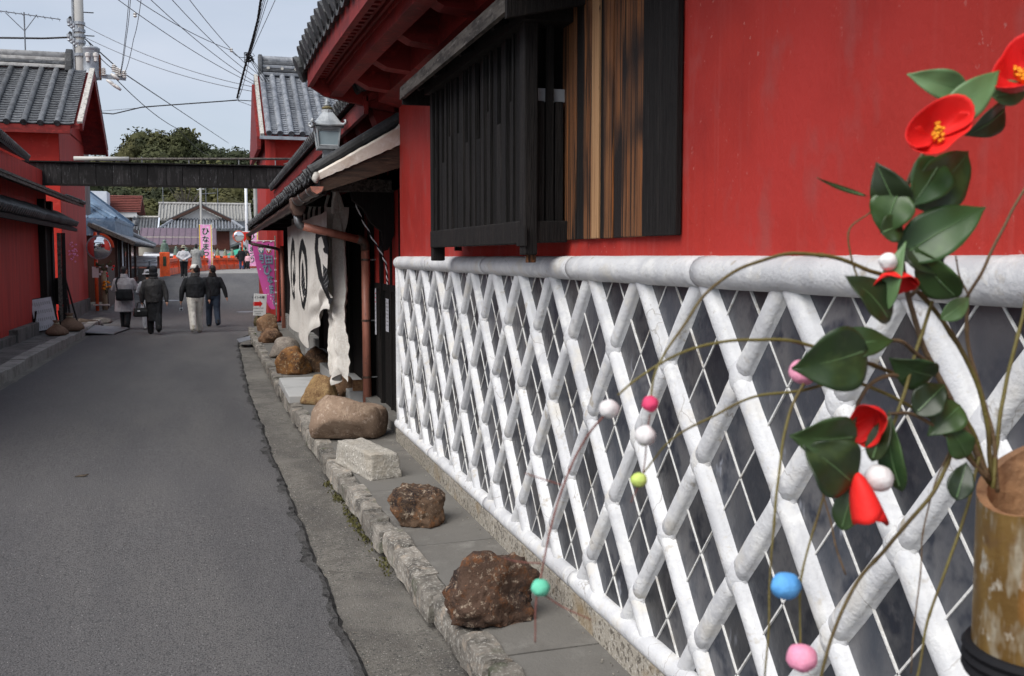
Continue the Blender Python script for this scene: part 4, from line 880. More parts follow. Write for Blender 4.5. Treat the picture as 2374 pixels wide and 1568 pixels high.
pts = [(A_, None)]
for D_, n, m_ in ((B_, 5, 'verdigris'), (C_, 7, 'verdigris_tan')):
    S0 = pts[-1][0]
    for i in range(1, n+1):
        q = lerp(S0, D_, i/n); pts.append((q, m_))
        if i < n: bpost(q.x, q.y, .32, .98, .46, m_)
bpost(C_.x, C_.y, .45, 1.15, .55, 'verdigris_tan')
for (a, _), (b, _) in zip(pts, pts[1:]):
    za, zb = gz(a.y), gz(b.y); up_ = lambda z: (Vector((a.x,a.y,za+z)), Vector((b.x,b.y,zb+z)))
    part(MB().bar(*up_(.76), .24, .16), 'top_rail', 'orange_dirty', br); part(MB().bar(*up_(.15), .26, .42), 'bottom_beam', 'orange_dirty', br); part(MB().bar(*up_(.60), .14, .05), 'mid_rail', 'orange_dirty', br)
    n = max(3, int((b-a).length/.42))
    for i in range(n):
        q = lerp(a, b, (i+.5)/n); z = gz(q.y); part(MB().box(q.x-.09,q.x+.09,q.y-.09,q.y+.09,z+.3,z+.72), 'baluster', 'orange_dirty', br)
# stone footing under the first post
ft = thing('stone_footing', 'mossy stone blocks under the first vermilion bridge post', 'stones', (-2.1, 53.4, gz(53)))
for x0, x1, z0, z1 in ((-.45,.25,-.35,-.05),(.27,.7,-.4,-.12),(-.5,.1,-.75,-.37),(.12,.75,-.75,-.42)): MB().box(x0,x1,-.4,.3,z0,z1,j=.03).build('stone', M['kerb_granite'], ft, bevel=.02)
# white guard rail
gr = thing('guard_rail', 'white corrugated guard rail between the dark shop and the bridge post', 'guard rail', (-3.5, 50.4, gz(50)))
prof = [(0,.62),(.05,.66),(.05,.72),(0,.76),(0,.80),(.05,.84),(.05,.90),(0,.94),(0,.98),(.05,1.02),(.05,1.08),(0,1.12)]
MB().loft([[(x,-y,z) for y, z in prof]+[(x,-y+.012,z) for y, z in prof[::-1]] for x in (-2.2,1.05)]).build('beam', M['guard_white'], gr)
for x in (-1.8,.1,.95): MB().tube([(x,.06,-.3),(x,.06,1.0)], .06, 8).build('post', M['guard_white'], gr)
MB().box(-2.2,1.0,.25,.5,-.6,.55).build('kerb_wall', M['concrete'], gr)
sc_ = thing('parked_scooter', 'dark motor scooter seen from behind beside the guard rail', 'scooter', (-2.75, 49.4, gz(49.4)))
MB().lathe([(.10,-.05),(.24,-.05),(.24,.05),(.10,.05)], 14, (0,0,.24), 0, Matrix.Rotation(R(90),3,'Y')).build('wheel', M['wire_black'], sc_)
MB().tube([(0,-.1,.3),(0,0,.55),(0,.4,.62)], [.10,.14,.08], 8).build('body', M['wire_black'], sc_, smooth=True)
MB().tube([(-.28,.45,.95),(0,.5,.9),(.28,.45,.95)], .02, 6).build('handlebar', M['steel_grey'], sc_); MB().tube([(0,.45,.3),(0,.5,.92)], .05, 6).build('front_shield', M['steel_grey'], sc_)

# ================================================================== houses beyond the bridge
def tri(mb, pts, d): return mb.prism(pts, d)
h1 = thing('white_hip_gable_house', 'white house with grey hip-and-gable roof and brown shutter beyond the bridge', 'house', (-.8, 99, .8))
part(MB().box(-3.7,2.3,95.6,104,.5,4.3), 'wall', 'house_white', h1)
part(MB().prism([(-2.9,97.0,5.0),(1.15,97.0,5.0),(-.87,97.0,6.02)], (0,6,0)), 'gable_wall', 'house_white', h1)
for s_, m_ in ((-1,0),(1,0)):
    part(MB().bar((-.87,96.6,6.2),(-.87+s_*2.7,96.6,4.86),.5,.22,(0,0,1)), 'barge_board', 'brown_trim', h1)
    part(MB().prism([(-.87,96.4,6.34),(-.87+s_*2.9,96.4,4.9),(-.87+s_*2.9,96.4,4.98),(-.87,96.4,6.44)], (0,7,0)), 'roof_slope', 'roof_tile', h1)
r1_ = part(MB().add([(-4.3,94.6,4.08),(2.75,94.6,4.08),(1.5,97.1,5.05),(-3.0,97.1,5.05),(-4.3,94.6,3.96),(2.75,94.6,3.96),(1.5,97.1,4.9),(-3.0,97.1,4.9)], [(0,1,2,3),(0,4,5,1),(4,7,6,5),(0,3,7,4),(1,5,6,2)]), 'skirt_roof', 'roof_tile', h1)
for i in range(26):
    x = lerp(-4.15,2.6,i/25); t = min(1, min((x+4.3)/1.3, (2.75-x)/1.25)); part(MB().tube([(x,94.55,4.13),(x,94.6+2.5*t,4.13+.97*t)], .075, 6), 'cover_tile', 'roof_tile_pale', r1_)
for a, b in (((-4.3,94.6,4.15),(-3.0,97.1,5.15)),((2.75,94.6,4.15),(1.5,97.1,5.15)),): part(MB().tube([a,b], .16, 7), 'hip_ridge', 'roof_tile_pale', r1_)
part(MB().tube([(-.87,96.3,6.5),(-.87,103,6.5)], .16, 7), 'ridge', 'roof_tile', h1)
part(MB().box(.25,1.55,95.5,95.62,2.3,3.95), 'shutter', 'shutter_brown', h1); part(MB().box(-.7,.2,95.5,95.62,2.4,3.95), 'shutter', 'window_dark', h1)
part(MB().box(2.2,2.36,95.45,96.6,2.1,3.95), 'corner_window', 'window_dark', h1)
part(MB().prism([(1.6,93.6,2.7),(2.3,93.6,2.95),(3.6,93.6,2.25),(3.6,93.6,2.05),(2.3,93.6,2.75),(1.6,93.6,2.5)], (0,2,0)), 'porch_roof', 'roof_tile', h1)
part(MB().prism([(-1.2,93.8,2.2),(2.3,93.8,1.35),(2.3,93.8,1.25),(-1.2,93.8,2.08)], (0,1.8,0)), 'lower_canopy', 'brown_trim', h1)
part(MB().tube([(.0,95.4,3.2),(.0,95.3,2.6),(-.05,95.3,1.6)], .09, 6), 'downpipe', 'brown_trim', h1)
h2 = thing('long_grey_roofed_house', 'long pale house with light grey tiled roof rising behind the hip-gable house', 'house', (-.8, 110, .8))
part(MB().box(-4.3,3.3,107,113,.5,5.4), 'wall', 'house_bluewhite', h2)
rr = part(MB().prism([(-5.0,106,5.35),(-5.0,109.8,6.95),(-5.0,113.6,5.35),(-5.0,113.6,5.2),(-5.0,109.8,6.75),(-5.0,106,5.2)], (8.9,0,0)), 'roof', 'roof_grey', h2)
for i in range(30): part(MB().tube([(-4.85+i*.30,105.95,5.42),(-4.85+i*.30,109.8,7.02)], .06, 5), 'cover_tile', 'roof_grey', rr)
part(MB().tube([(-5.05,109.8,7.06),(3.95,109.8,7.06)], .14, 7), 'ridge', 'ridge_tile_light', rr)
part(MB().box(2.2,2.35,106.9,107.1,3,5.3), 'corner_trim', 'window_dark', h2); part(MB().box(2.5,3.2,106.9,107.1,3.4,4.6), 'window', 'window_dark', h2)
h3 = thing('purple_metal_roofed_house', 'low beige house with purple standing seam roof behind the white guard rail', 'house', (-2.5, 90, .8))
part(MB().box(-6,.1,88,93,.5,3.3), 'wall', 'house_beige', h3)
rr = part(MB().prism([(-5.6,86.4,2.52),(-5.6,90.2,3.95),(-5.6,90.2,4.05),(-5.6,86.4,2.62)], (6.0,0,0)), 'roof', 'roof_purple', h3)
for i in range(13): part(MB().bar((-5.55+i*.49,86.4,2.65),(-5.55+i*.49,90.2,4.08),.05,.07), 'seam', 'roof_purple', rr)
part(MB().box(-5.6,.4,86.3,86.42,2.42,2.62), 'fascia', 'brown_trim', rr)
part(MB().prism([(-5.2,85.4,1.72),(-5.2,87.9,2.0),(-5.2,87.9,2.06),(-5.2,85.4,1.78)], (5.4,0,0)), 'awning', 'guard_white', h3)
part(MB().box(-5.9,-4.0,87.7,88.05,.5,1.75), 'garage_door', 'shutter_brown', h3); part(MB().box(-3.2,-2.5,87.8,88.05,.6,1.7), 'door', 'house_white', h3); part(MB().box(-1.9,-.3,87.8,88.05,.9,1.7), 'window', 'window_dark', h3)
h4 = thing('red_tiled_house', 'house with red tiled roof and tall white side block behind the dark shop', 'house', (-9, 100, .8))
part(MB().box(-10.6,-6.6,98,104,.5,5.6), 'wall', 'house_white', h4); part(MB().box(-10.3,-8.6,95.2,98.2,.5,7.3), 'side_block', 'house_bluewhite', h4)
rr = part(MB().prism([(-11.0,96.8,5.75),(-11.0,100.4,7.25),(-11.0,104,5.75),(-11.0,104,5.6),(-11.0,100.4,7.05),(-11.0,96.8,5.6)], (5.0,0,0)), 'roof', 'roof_red', h4)
for i in range(9): part(MB().box(-11.0,-6.0,96.75+i*.4,97.0+i*.4,5.80+i*.167,5.86+i*.167), 'tile_course', 'roof_red', rr)
part(MB().box(-8.4,-7.0,97.9,98.05,3.2,5.0), 'shutter', 'house_beige', h4); part(MB().box(-7.0,-6.7,97.9,98.05,3.0,5.2), 'window', 'window_dark', h4); part(MB().box(-9.0,-6.3,96.9,97.1,5.15,5.7), 'eave_band', 'house_white', h4)
h5 = thing('small_tiled_shed', 'small shed with dark tiled roof and pale blue barge board', 'shed', (-5.6, 96, .8))
part(MB().box(-6.4,-4.6,96,99,.5,3.6), 'wall', 'house_beige', h5)
rr = part(MB().prism([(-6.7,94.6,3.9),(-6.7,97.2,5.0),(-6.7,97.2,5.1),(-6.7,94.6,4.0)], (2.2,0,0)), 'roof', 'roof_tile', h5)
for i in range(9): part(MB().tube([(-6.6+i*.25,94.6,4.03),(-6.6+i*.25,97.2,5.13)], .06, 5), 'cover_tile', 'roof_tile_old', rr)
part(MB().tube([(-6.8,97.2,5.2),(-4.5,97.2,5.2)], .12, 6), 'ridge', 'mortar', rr); part(MB().bar((-4.45,94.5,3.9),(-4.45,97.2,5.05),.12,.26), 'barge_board', 'house_bluewhite', rr)
h6 = thing('corrugated_shed', 'pale corrugated shed wall under the far end of the lean-to eave', 'shed', (6, 80, .8))
part(MB().box(3.9,9,84,90,.5,3.2), 'wall', 'house_white', h6)
part(MB().prism([(3.6,83,2.6),(3.6,85.5,3.6),(3.6,85.5,3.7),(3.6,83,2.7)], (6,0,0)), 'roof', 'ridge_tile_light', h6)
for i in range(20): part(MB().bar((3.7+i*.3,83,2.74),(3.7+i*.3,85.5,3.74),.08,.08), 'corrugation', 'ridge_tile_light', h6)
ps = thing('green_parasol', 'green market parasol beyond the vermilion railing', 'parasol', (2.55, 92, .8))
MB().lathe([(1.35,1.0),(1.3,1.06),(.7,1.45),(.02,1.62)], 8).build('canopy', M['green_parasol'], ps); MB().tube([(0,0,0),(0,0,1.6)], .03, 6).build('pole', M['steel_grey'], ps)

# ---- far poles, lamp, signs
sl1 = thing('street_lamp', 'tall pale street lamp post standing by the vermilion bridge', 'street lamp', (at(466,500,74).x, 74, .8))
MB().tube([(0,0,0),(0,0,5.6)], [.09,.07], 8).build('post', M['pole_concrete'], sl1, smooth=True)
MB().lathe([(.10,5.6),(.22,6.1),(.24,6.14),(.08,6.35),(.02,6.42)], 8).build('lantern', M['lamp_metal'], sl1); MB().tube([(-.25,0,5.45),(.25,0,5.5)], .04, 6).build('arm', M['lamp_metal'], sl1)
wp_ = at(573, 600, 78)
wpole = thing('sign_pole', 'slim white steel pole carrying a red stop sign', 'sign pole', (wp_.x, 78, .8)); MB().tube([(0,0,0),(0,0,7.4)], .10, 8).build('shaft', M['guard_white'], wpole, smooth=True)
sp = thing('stop_sign', 'red and white inverted triangle stop sign on the white pole', 'road sign', (wp_.x-.18, 77.8, at(566,548,77.8).z))
MB().prism([(-.52,0,.38),(.52,0,.38),(0,0,-.52)], (0,.03,0)).build('panel', M['sign_white'], sp); MB().prism([(-.43,-.012,.32),(.43,-.012,.32),(0,-.012,-.42)], (0,.01,0)).build('red_face', M['print_red'], sp)
m2_ = at(553,548,76)
mm = thing('convex_mirror', 'round convex mirror on an orange pole near the stop sign', 'traffic mirror', (at(562,600,76).x, 76, .8))
MB().tube([(0,0,0),(0,0,2.6)], .06, 8).build('pole', M['orange_paint'], mm)
o = disc([(.36,-.02),(.42,.0),(.42,.03),(.405,.04)]).build('rim', M['orange_paint'], mm); o.location = (m2_.x-mm.location.x, -.15, m2_.z-.8)
o = disc([(.405,.03),(.33,.08),(.17,.12),(.01,.13)]).build('mirror_face', M['mirror'], mm, smooth=True); o.location = (m2_.x-mm.location.x, -.15, m2_.z-.8)
up1 = thing('utility_pole', 'distant concrete utility pole with pale transformer against the wooded hill', 'utility pole', (at(592,460,112).x, 112, .8))
MB().tube([(0,0,0),(0,0,9.2)], .2, 8).build('shaft', M['pole_concrete'], up1); MB().lathe([(.3,0),(.3,.9),(.1,1.0)], 10, (.6,0,5.6)).build('transformer', M['steel_grey'], up1); MB().bar((-.3,0,6.9),(.9,0,6.9), .1,.1).build('crossarm', M['steel_grey'], up1)
for dx, dy, Yd, lab in ((478,445,100,'antenna mast above the grey roofed houses, with three crossbars'),(505,430,105,'tall antenna mast against the hill with wide crossbars'),(378,345+80,96,'thin antenna above the red tiled house')):
    b = at(dx, dy+45, Yd); a_ = thing('tv_antenna', lab, 'antenna', b)
    MB().tube([(0,0,-.5),(0,0,3.2)], .035, 5).build('mast', M['wire_grey'], a_)
    for k, z in enumerate((3.1,2.5,1.6)): MB().tube([(-1.1+.3*k,0,z),(.9,0,z+.12)], .03, 4).build('crossbar', M['wire_grey'], a_)

# ================================================================== wooded hill
def hz(x, y): return .6 + 17*ss(112, 205, y)*math.exp(-((x+4)/34)**2) 
g = MB(); nx, ny = 40, 24
g.grid(lambda u, v: (lerp(-130,150,u), lerp(108,330,v), hz(lerp(-130,150,u), lerp(108,330,v))), nx, ny)
tag(g.build('hill', M['foliage_2'], smooth=True), kind='structure')
def crown_mesh(seed, mats, n=2600):
    rnd = random.Random(seed); g = MB(); blobs = []
    for k in range(13):
        a = rnd.random()*6.28; rr_ = rnd.random()**.6*.62; blobs.append((Vector((rr_*math.cos(a), rr_*math.sin(a), rnd.uniform(.30,1.15) - .35*rr_)), rnd.uniform(.26,.44)))
    for k in range(n):
        c, r = blobs[rnd.randrange(len(blobs))]
        d = Vector((rnd.gauss(0,1), rnd.gauss(0,1), rnd.gauss(0,1)+.35)).normalized(); p = c + d*r*(rnd.uniform(.72,1.06)); p.z *= .82
        s_ = rnd.uniform(.028,.062); n_ = (d+Vector((rnd.uniform(-.9,.9),rnd.uniform(-.9,.9),rnd.uniform(-.5,.9)))).normalized()
        u = n_.orthogonal().normalized(); v = n_.cross(u); a = rnd.random()*6.28; u, v = u*math.cos(a)+v*math.sin(a), v*math.cos(a)-u*math.sin(a)
        g.add([p-u*s_, p-v*s_*.55, p+u*s_, p+v*s_*.55], [(0,1,2,3)])
    for c, r in blobs:          # dense inner core so the crown is not see-through
        rings = [[c+Vector((math.cos(t)*math.sin(ph)*r*.72, math.sin(t)*math.sin(ph)*r*.72, math.cos(ph)*r*.72)) for t in [2*math.pi*q/7 for q in range(7)]] for ph in [math.pi*q/5 for q in range(1,5)]]
        rings = [[Vector((p.x,p.y,p.z*.82)) + Vector(noise.noise_vector(p*6))*.05 for p in r_] for r_ in rings]; g.loft(rings)
    return g.mesh('crown', mats)
CR = [crown_mesh(10+i, M['foliage_%d' % (i % 4)]) for i in range(6)]
TR = [MB().tube([(0,0,-.4),(.02,.01,.3),(0,.03,.6)], [.05,.04,.025], 6).mesh('trunk', M['bark'])]
def tree(x, y, z, s, ci, label, group=None):
    t = thing('evergreen_tree', label, 'tree', (x, y, z), random.random()*6.28, group); t.scale = (s*random.uniform(.9,1.15), s*random.uniform(.9,1.1), s*random.uniform(.85,1.1))
    link('trunk', TR[0], t); link('crown', CR[ci], t); return t
TG = 'evergreen trees covering the hill'
random.seed(23)
# crest trees sighted along the skyline, then rows down the slope
for dx, dy, s, ci in ((250,376,5.5,0),(276,356,6.0,1),(306,336,6.5,3),(345,322,7.5,0),(385,312,8.0,1),(418,316,7.5,0),(448,338,6.5,0),(480,340,7.5,2),(515,342,6.5,2),(545,346,6,2),(572,362,6,2),(610,370,7,2),(232,395,5,1),(200,405,6,0),(650,365,7,2)):
    Y = random.uniform(196,208); p = at(dx, dy, Y); tree(p.x, Y, p.z-s*.95, s, ci, 'dark evergreen tree on the skyline of the wooded hill', 'skyline trees')
for row, (Y, dy0, s) in enumerate(((186,392,7.2),(172,418,6.6),(158,440,5.8),(144,458,5.4),(132,474,4.8))):
    for k in range(10):
        dx = 215+k*46+random.uniform(-14,14)+(20 if row % 2 else 0); p = at(dx, dy0+random.uniform(-10,10), Y+random.uniform(-5,5)); tree(p.x, p.y, p.z-s*.9, s*random.uniform(.85,1.2), random.choice((0,1,1,3,2,0)), 'broad evergreen tree growing on the slope of the wooded hill', TG)
for k, (dx, Y) in enumerate(((600,92),(612,96),(380,118))):
    p = at(dx, 560, Y); tree(p.x, Y, .6, 2.6, 2, 'low dark shrub tree beside the distant utility pole' if k < 2 else 'small dark tree rising between the red tiled and grey roofed houses', 'shrub trees by the far pole' if k < 2 else None)
bt = thing('bare_tree', 'leafless grey tree behind the white hip-gable house', 'tree', at(430,470,125)-Vector((0,0,3)))
for k in range(34):
    a = random.random()*6.28; b = Vector((math.cos(a)*random.uniform(.6,2.6), math.sin(a), random.uniform(3.2,5.6))); MB().tube([(0,0,0),(b.x*.3,b.y*.3,b.z*.55),b], [.10,.05,.02], 4).build('branch', M['grey_wood'], bt)

# ================================================================== utility pole with transformer, cables
pp = at(186, 150, 40)
up = thing('utility_pole', 'concrete utility pole with transformer and insulators behind the gabled storehouse with the antenna', 'utility pole', (pp.x, 40, .1))
def upart(mb, name, mat, **k): return mb.build(name, M[mat], up, **k)
def rel(dx, dy, Y=40): v = at(dx, dy, Y)-up.location; return v
upart(MB().tube([(0,0,0),(0,0,14)], [.20,.155], 14), 'shaft', 'pole_concrete', smooth=True)
q = rel(211,145); upart(MB().lathe([(.02,-.60),(.30,-.58),(.31,-.52),(.29,-.48),(.29,.42),(.32,.46),(.32,.50),(.25,.55),(.02,.58)], 18, q), 'transformer', 'steel_grey', smooth=True)
for dx in (203,222): r_ = rel(dx,130,39.7); upart(MB().lathe([(.06,-.18),(.06,-.05),(.09,0),(.09,.1),(.03,.13)], 10, r_), 'bushing', 'porcelain')
q = rel(228,150); upart(MB().box(q.x-.05,q.x+.07,q.y-.1,q.y+.3,q.z-.5,q.z+.35), 'rusty_bracket', 'rust')
a, b = rel(196,172), rel(292,182); upart(MB().bar(a, b, .12, .14), 'crossarm', 'steel_grey'); upart(MB().bar(rel(192,185), rel(203,168), .08, .1), 'brace', 'steel_grey')
for dx, dy in ((264,158),(271,165),(278,168),(288,172),(240,166)): upart(MB().lathe([(.02,-.14),(.09,-.12),(.05,-.07),(.10,-.04),(.05,0),(.10,.03),(.05,.06),(.08,.10),(.03,.14)], 10, rel(dx,dy,39.9)), 'insulator', 'porcelain')
for dx, dy in ((258,192),(265,198),(272,202),(268,178)): q = rel(dx,dy,39.8); upart(MB().tube([q-Vector((.16,0,-.10)), q, q+Vector((.12,0,-.10))], [.04,.065,.04], 8), 'cutout_switch', 'porcelain', smooth=True)
for z_, n in ((20,5),(55,5)):
    upart(MB().bar(rel(160,z_+20,40), rel(184,z_+40,40), .10, .12), 'bracket_arm', 'wire_black')
    for k in range(n): q = rel(160+k*6, z_+28+k*5, 39.9); upart(MB().lathe([(.02,-.2),(.07,-.16),(.05,-.1),(.08,-.04),(.08,.06)], 8, q), 'insulator', 'steel_grey')
for dy in (84,98,128,72,55): q = rel(186,dy); upart(MB().tube([(0,0,q.z-.05),(0,0,q.z+.05)], .21, 12), 'band', 'steel_grey')
for dy in (28,82,130): q = rel(186,dy); upart(MB().tube([(0,0,q.z),(.5,0,q.z)], .02, 5), 'step_bolt', 'wire_black')
upart(MB().tube([(-.19,-.1,0),(-.19,-.1,11)], .035, 6), 'conduit', 'steel_grey')
def wire(pts, r, label, mat='wire_black', sag=0, group=None, n=22):
    w_ = [at(*p) for p in pts]; path = []
    for a, b in zip(w_, w_[1:]):
        path += [lerp(a, b, t/n) - Vector((0,0,sag*4*(t/n)*(1-t/n))) for t in range(n)]
    path.append(w_[-1]); o = MB().tube(path, r, 5).build('overhead_cable', M[mat]); return tag(o, label, 'cable', group)
wire([(-60,87,40),(100,89,40),(178,86,40)], .035, 'thick black cable running level into the concrete utility pole')
wire([(196,60,40),(600,204,35)], .012, "thin wire from the pole's upper band to the storehouse roof behind the shop", 'wire_grey', .25)
wire([(196,86,40),(600,214,35)], .012, "thin wire from the pole's lower band to the storehouse roof behind the shop", 'wire_grey', .25)
wire([(197,90,40),(284,168,40),(530,332,120)], .022, 'dark cable descending past the crossarm insulators towards the hill', 'wire_black', 0)
wire([(268,182,40),(415,300,60),(488,362,70)], .017, 'cable dropping from the switches to the far end of the boarded crossing', 'wire_black', .2)
wire([(203,95,40),(262,160,40)], .014, 'short lead from the pole band to the crossarm', 'wire_black', .1)
G3 = 'vertical leads above the crossarm'
for a, b, m in ((299,278,.2),(303,279,.25),(328,287,.3)): wire([(a,-10,34),((a*.55+b*.45),90,36),(b,172,40)], .011, 'slim wire dropping from overhead onto the crossarm insulators', 'wire_grey', m*.5, G3)
G4 = 'wires crossing to the roof behind the shop'
for x0, x1, y1, r_ in ((268,604,202,.010),(395,604,186,.010),(345,604,198,.010),(436,606,178,.010)): wire([(x0,-5,26),(x1,y1,36)], r_, 'long thin wire slanting across the sky onto the storehouse roof behind the shop', 'wire_grey', .15, G4)
wire([(310,-5,26),(535,116,30),(572,131,31)], .010, 'thin wire with a small white insulator meeting the bundled cable', 'wire_grey', .1)
for dx, dy, Y in ((313,35,27),(536,116,30)): p = at(dx,dy,Y); tag(MB().lathe([(.01,-.06),(.05,-.03),(.03,0),(.05,.03),(.01,.06)], 8, p).build('wire_insulator', M['porcelain']), 'small white insulator on a wire near the ' + ('vertical leads' if dx < 400 else 'bundled cable'), 'insulator')
bp = [(606,-8,28),(598,45,29),(585,95,30),(574,133,31),(560,185,33),(549,231,35)]
o = MB(); w_ = []
for (a, b) in zip(bp, bp[1:]): w_ += [lerp(at(*a), at(*b), t/14) for t in range(14)]
o.tube([p+Vector((.02*noise.noise((i*.9,0,0)),0,.03*noise.noise((i*1.3,5,0)))) for i, p in enumerate(w_)], .026, 6)
for k in range(3): o.tube([p+Vector((.03*math.cos(i*.8+k*2.1),0,.03*math.sin(i*.8+k*2.1))) for i, p in enumerate(w_)], .010, 4)
tag(o.build('bundled_cable', M['wire_black']), 'thick twisted black cable bundle coming down beside the storehouse behind the shop', 'cable')
for a in (612,616,622,640): wire([(a,-5,28),(578,132,31)], .009, 'thin line running alongside the thick twisted cable bundle', 'wire_grey', 0, 'lines beside the cable bundle')
o = MB()
for k in range(16): c = at(578,134,31); o.tube([c+Vector((random.uniform(-.16,.16),0,random.uniform(-.16,.16))) for _ in range(4)], .010, 4)
tag(o.build('cable_knot', M['wire_black']), 'tangled knot of cables where the twisted bundle bends', 'cable')
wire([(552,133+98,35),(578,136,31)], .010, 'thin stay beside the lower twisted bundle', 'wire_grey', .1)
wire([(549,232,35),(330,248,36),(262,264,37),(214,260,37.5)], .020, 'sagging black cable strung to the gable beside the utility pole', 'wire_black', .0)
wire([(549,231,35),(214,259,37.5)], .008, 'straight messenger wire above the sagging cable', 'wire_grey', 0)
wire([(549,232,35),(604,235,36)], .014, 'short cable from the bundle foot to the storehouse wall behind the shop'); wire([(552,234,35),(602,252,36)], .009, 'short slanting wire from the bundle foot to the storehouse wall behind the shop', 'wire_grey')
for k, (a, b) in enumerate((((582,138,31),(622,196,33)),((585,138,31),(627,194,33)),((580,140,31),(616,200,33)))): wire([a, b, (700+k*6,318,31.2)], .010, 'service line running down over the tiled roof behind the shop', 'wire_black', 0, 'service lines over the roof behind the shop')
# ================================================================== rocks and stones along the pavement
def rock(label, loc, size, seed, cols, rz=0, cuts=9, rough=.10, sub=4, lump=None, flat=.25, vein=None, name='boulder', cat='boulder'):
    rnd = random.Random(seed); bm = bmesh.new(); bmesh.ops.create_icosphere(bm, subdivisions=sub, radius=1)
    pls = []
    for k in range(cuts):
        n = Vector((rnd.gauss(0,1), rnd.gauss(0,1), rnd.gauss(0,.8))).normalized(); pls.append((n, rnd.uniform(.52,.86)))
    off = Vector((seed*3.1, seed*1.7, 0))
    for v in bm.verts:
        p = v.co.copy()
        for n, d in pls:
            e = p.dot(n)-d
            if e > 0: p -= n*e*.96
        nv = fbm(p*1.6+off, 3)*rough*1.3 + abs(fbm(p*4.2+off, 4))*rough*.75 + fbm(p*13+off, 3)*rough*.22
        p += v.co*nv
        if lump: 
            l = Vector(lump[:3]); p += v.co*lump[3]*math.exp(-((v.co-l).length/.42)**2)
        if p.z < -flat*1.6: p.z = -flat*1.6 + (p.z+flat*1.6)*.15
        v.co = Vector((p.x*size[0]/2, p.y*size[1]/2, p.z*size[2]/1.75))
    zmin = min(v.co.z for v in bm.verts)
    for v in bm.verts: v.co.z -= zmin
    me = bpy.data.meshes.new(name); bm.to_mesh(me); bm.free(); me.polygons.foreach_set('use_smooth', [True]*len(me.polygons))
    sc = 1/max(size)
    m = pm('rock_%d' % seed, cols[0], .85, [(2.2*sc,cols[1],.42,.60), (4.5*sc,cols[2],.52,.64), (12*sc,cols[3],.56,.66), (30*sc,cols[0],.5,.6), (40*sc,tuple(c*1.5+.03 for c in cols[2]),.66,.70)], (16*sc,.55), bump2=(60*sc,.5), spec=.3)
    me.materials.append(m); o = link(name, me, None, 0, (loc[0],loc[1],loc[2]-.012), (0,0,rz)); return tag(o, label, cat)
BR = ((.085,.050,.034),(.028,.019,.016),(.15,.062,.026),(.30,.235,.175))
RU = ((.20,.095,.035),(.06,.030,.018),(.32,.145,.035),(.36,.27,.16))
rock('dark rusty brown boulder with a knob on top, first beyond the bamboo vase', (1.205,4.42,.0), (.44,.40,.35), 3, BR, .3, 12, .13, 5, (-.35,.1,.9,.28))
rock('brown boulder with a smooth black face between the granite block and the knobbed boulder', (1.19,6.22,0), (.44,.38,.33), 5, ((.11,.068,.042),(.03,.020,.017),(.19,.085,.035),(.34,.27,.2)), 1.2, 13, .10, 5)
gb = MB(); bm = bmesh.new(); bmesh.ops.create_cube(bm, size=1); bmesh.ops.subdivide_edges(bm, edges=bm.edges, cuts=7, use_grid_fill=True)
for v in bm.verts:
    c = v.co.copy(); tp = 1-.16*(c.z+.5); v.co = Vector((c.x*.255*tp, c.y*.78*(1-.04*(c.z+.5)), (c.z+.5)*.19)) + Vector(noise.noise_vector(c*5))*.012 + Vector(noise.noise_vector(c*14))*.007
me = bpy.data.meshes.new('granite_block'); bm.to_mesh(me); bm.free(); me.materials.append(M['granite_pale']); me.polygons.foreach_set('use_smooth', [True]*len(me.polygons))
tag(link('granite_block', me, None, .01, (1.12,7.85,0), (0,0,R(13))), 'rough squared pale granite block lying along the kerb', 'stone block')
rock('large pinkish tan boulder leaning towards the downpipe', (1.17,9.35,0), (.72,.60,.60), 8, ((.27,.19,.135),(.17,.11,.075),(.34,.25,.18),(.42,.33,.26)), .35, 6, .06, 4, (.8,.1,.5,.2), .18)
rock('rounded yellowish pitted boulder beside the pale slab', (1.12,11.6,0), (.42,.40,.40), 11, ((.33,.215,.10),(.20,.115,.055),(.40,.28,.14),(.17,.09,.045)), .2, 3, .06)
rock('brown rounded boulder behind the yellowish pitted one', (1.40,11.95,0), (.36,.38,.36), 12, ((.20,.115,.065),(.10,.055,.032),(.27,.16,.09),(.3,.22,.15)), .9, 4, .06)
rock('rust orange banded boulder at the far end of the pale slab', (1.10,14.75,0), (.54,.5,.47), 15, RU, .1, 8, .09)
rock('dark brown boulder close behind the rust orange one', (1.42,14.95,0), (.34,.5,.43), 16, ((.12,.068,.038),(.04,.025,.018),(.17,.085,.035),(.22,.15,.09)), .5, 7, .08)
rock('smooth grey boulder between the orange banded and the craggy rocks', (1.12,17.2,0), (.52,.5,.42), 17, ((.25,.215,.18),(.16,.135,.115),(.30,.26,.22),(.34,.30,.26)), .2, 5, .05)
rock('low craggy brown rock under the curtain hem', (1.10,20.3,0), (.50,.55,.36), 20, ((.17,.095,.055),(.06,.036,.024),(.23,.125,.065),(.3,.2,.12)), .7, 9, .17)
rock('rounded reddish brown boulder by the far downpipe', (1.18,23.4,0), (.54,.5,.46), 23, ((.22,.125,.07),(.10,.055,.034),(.28,.16,.085),(.32,.23,.15)), .4, 6, .08)
rock('dark mossy boulder behind the arrow sign', (1.20,25.3,-.02), (.56,.5,.42), 25, ((.085,.065,.032),(.035,.03,.018),(.12,.085,.04),(.09,.10,.035)), .4, 6, .08)
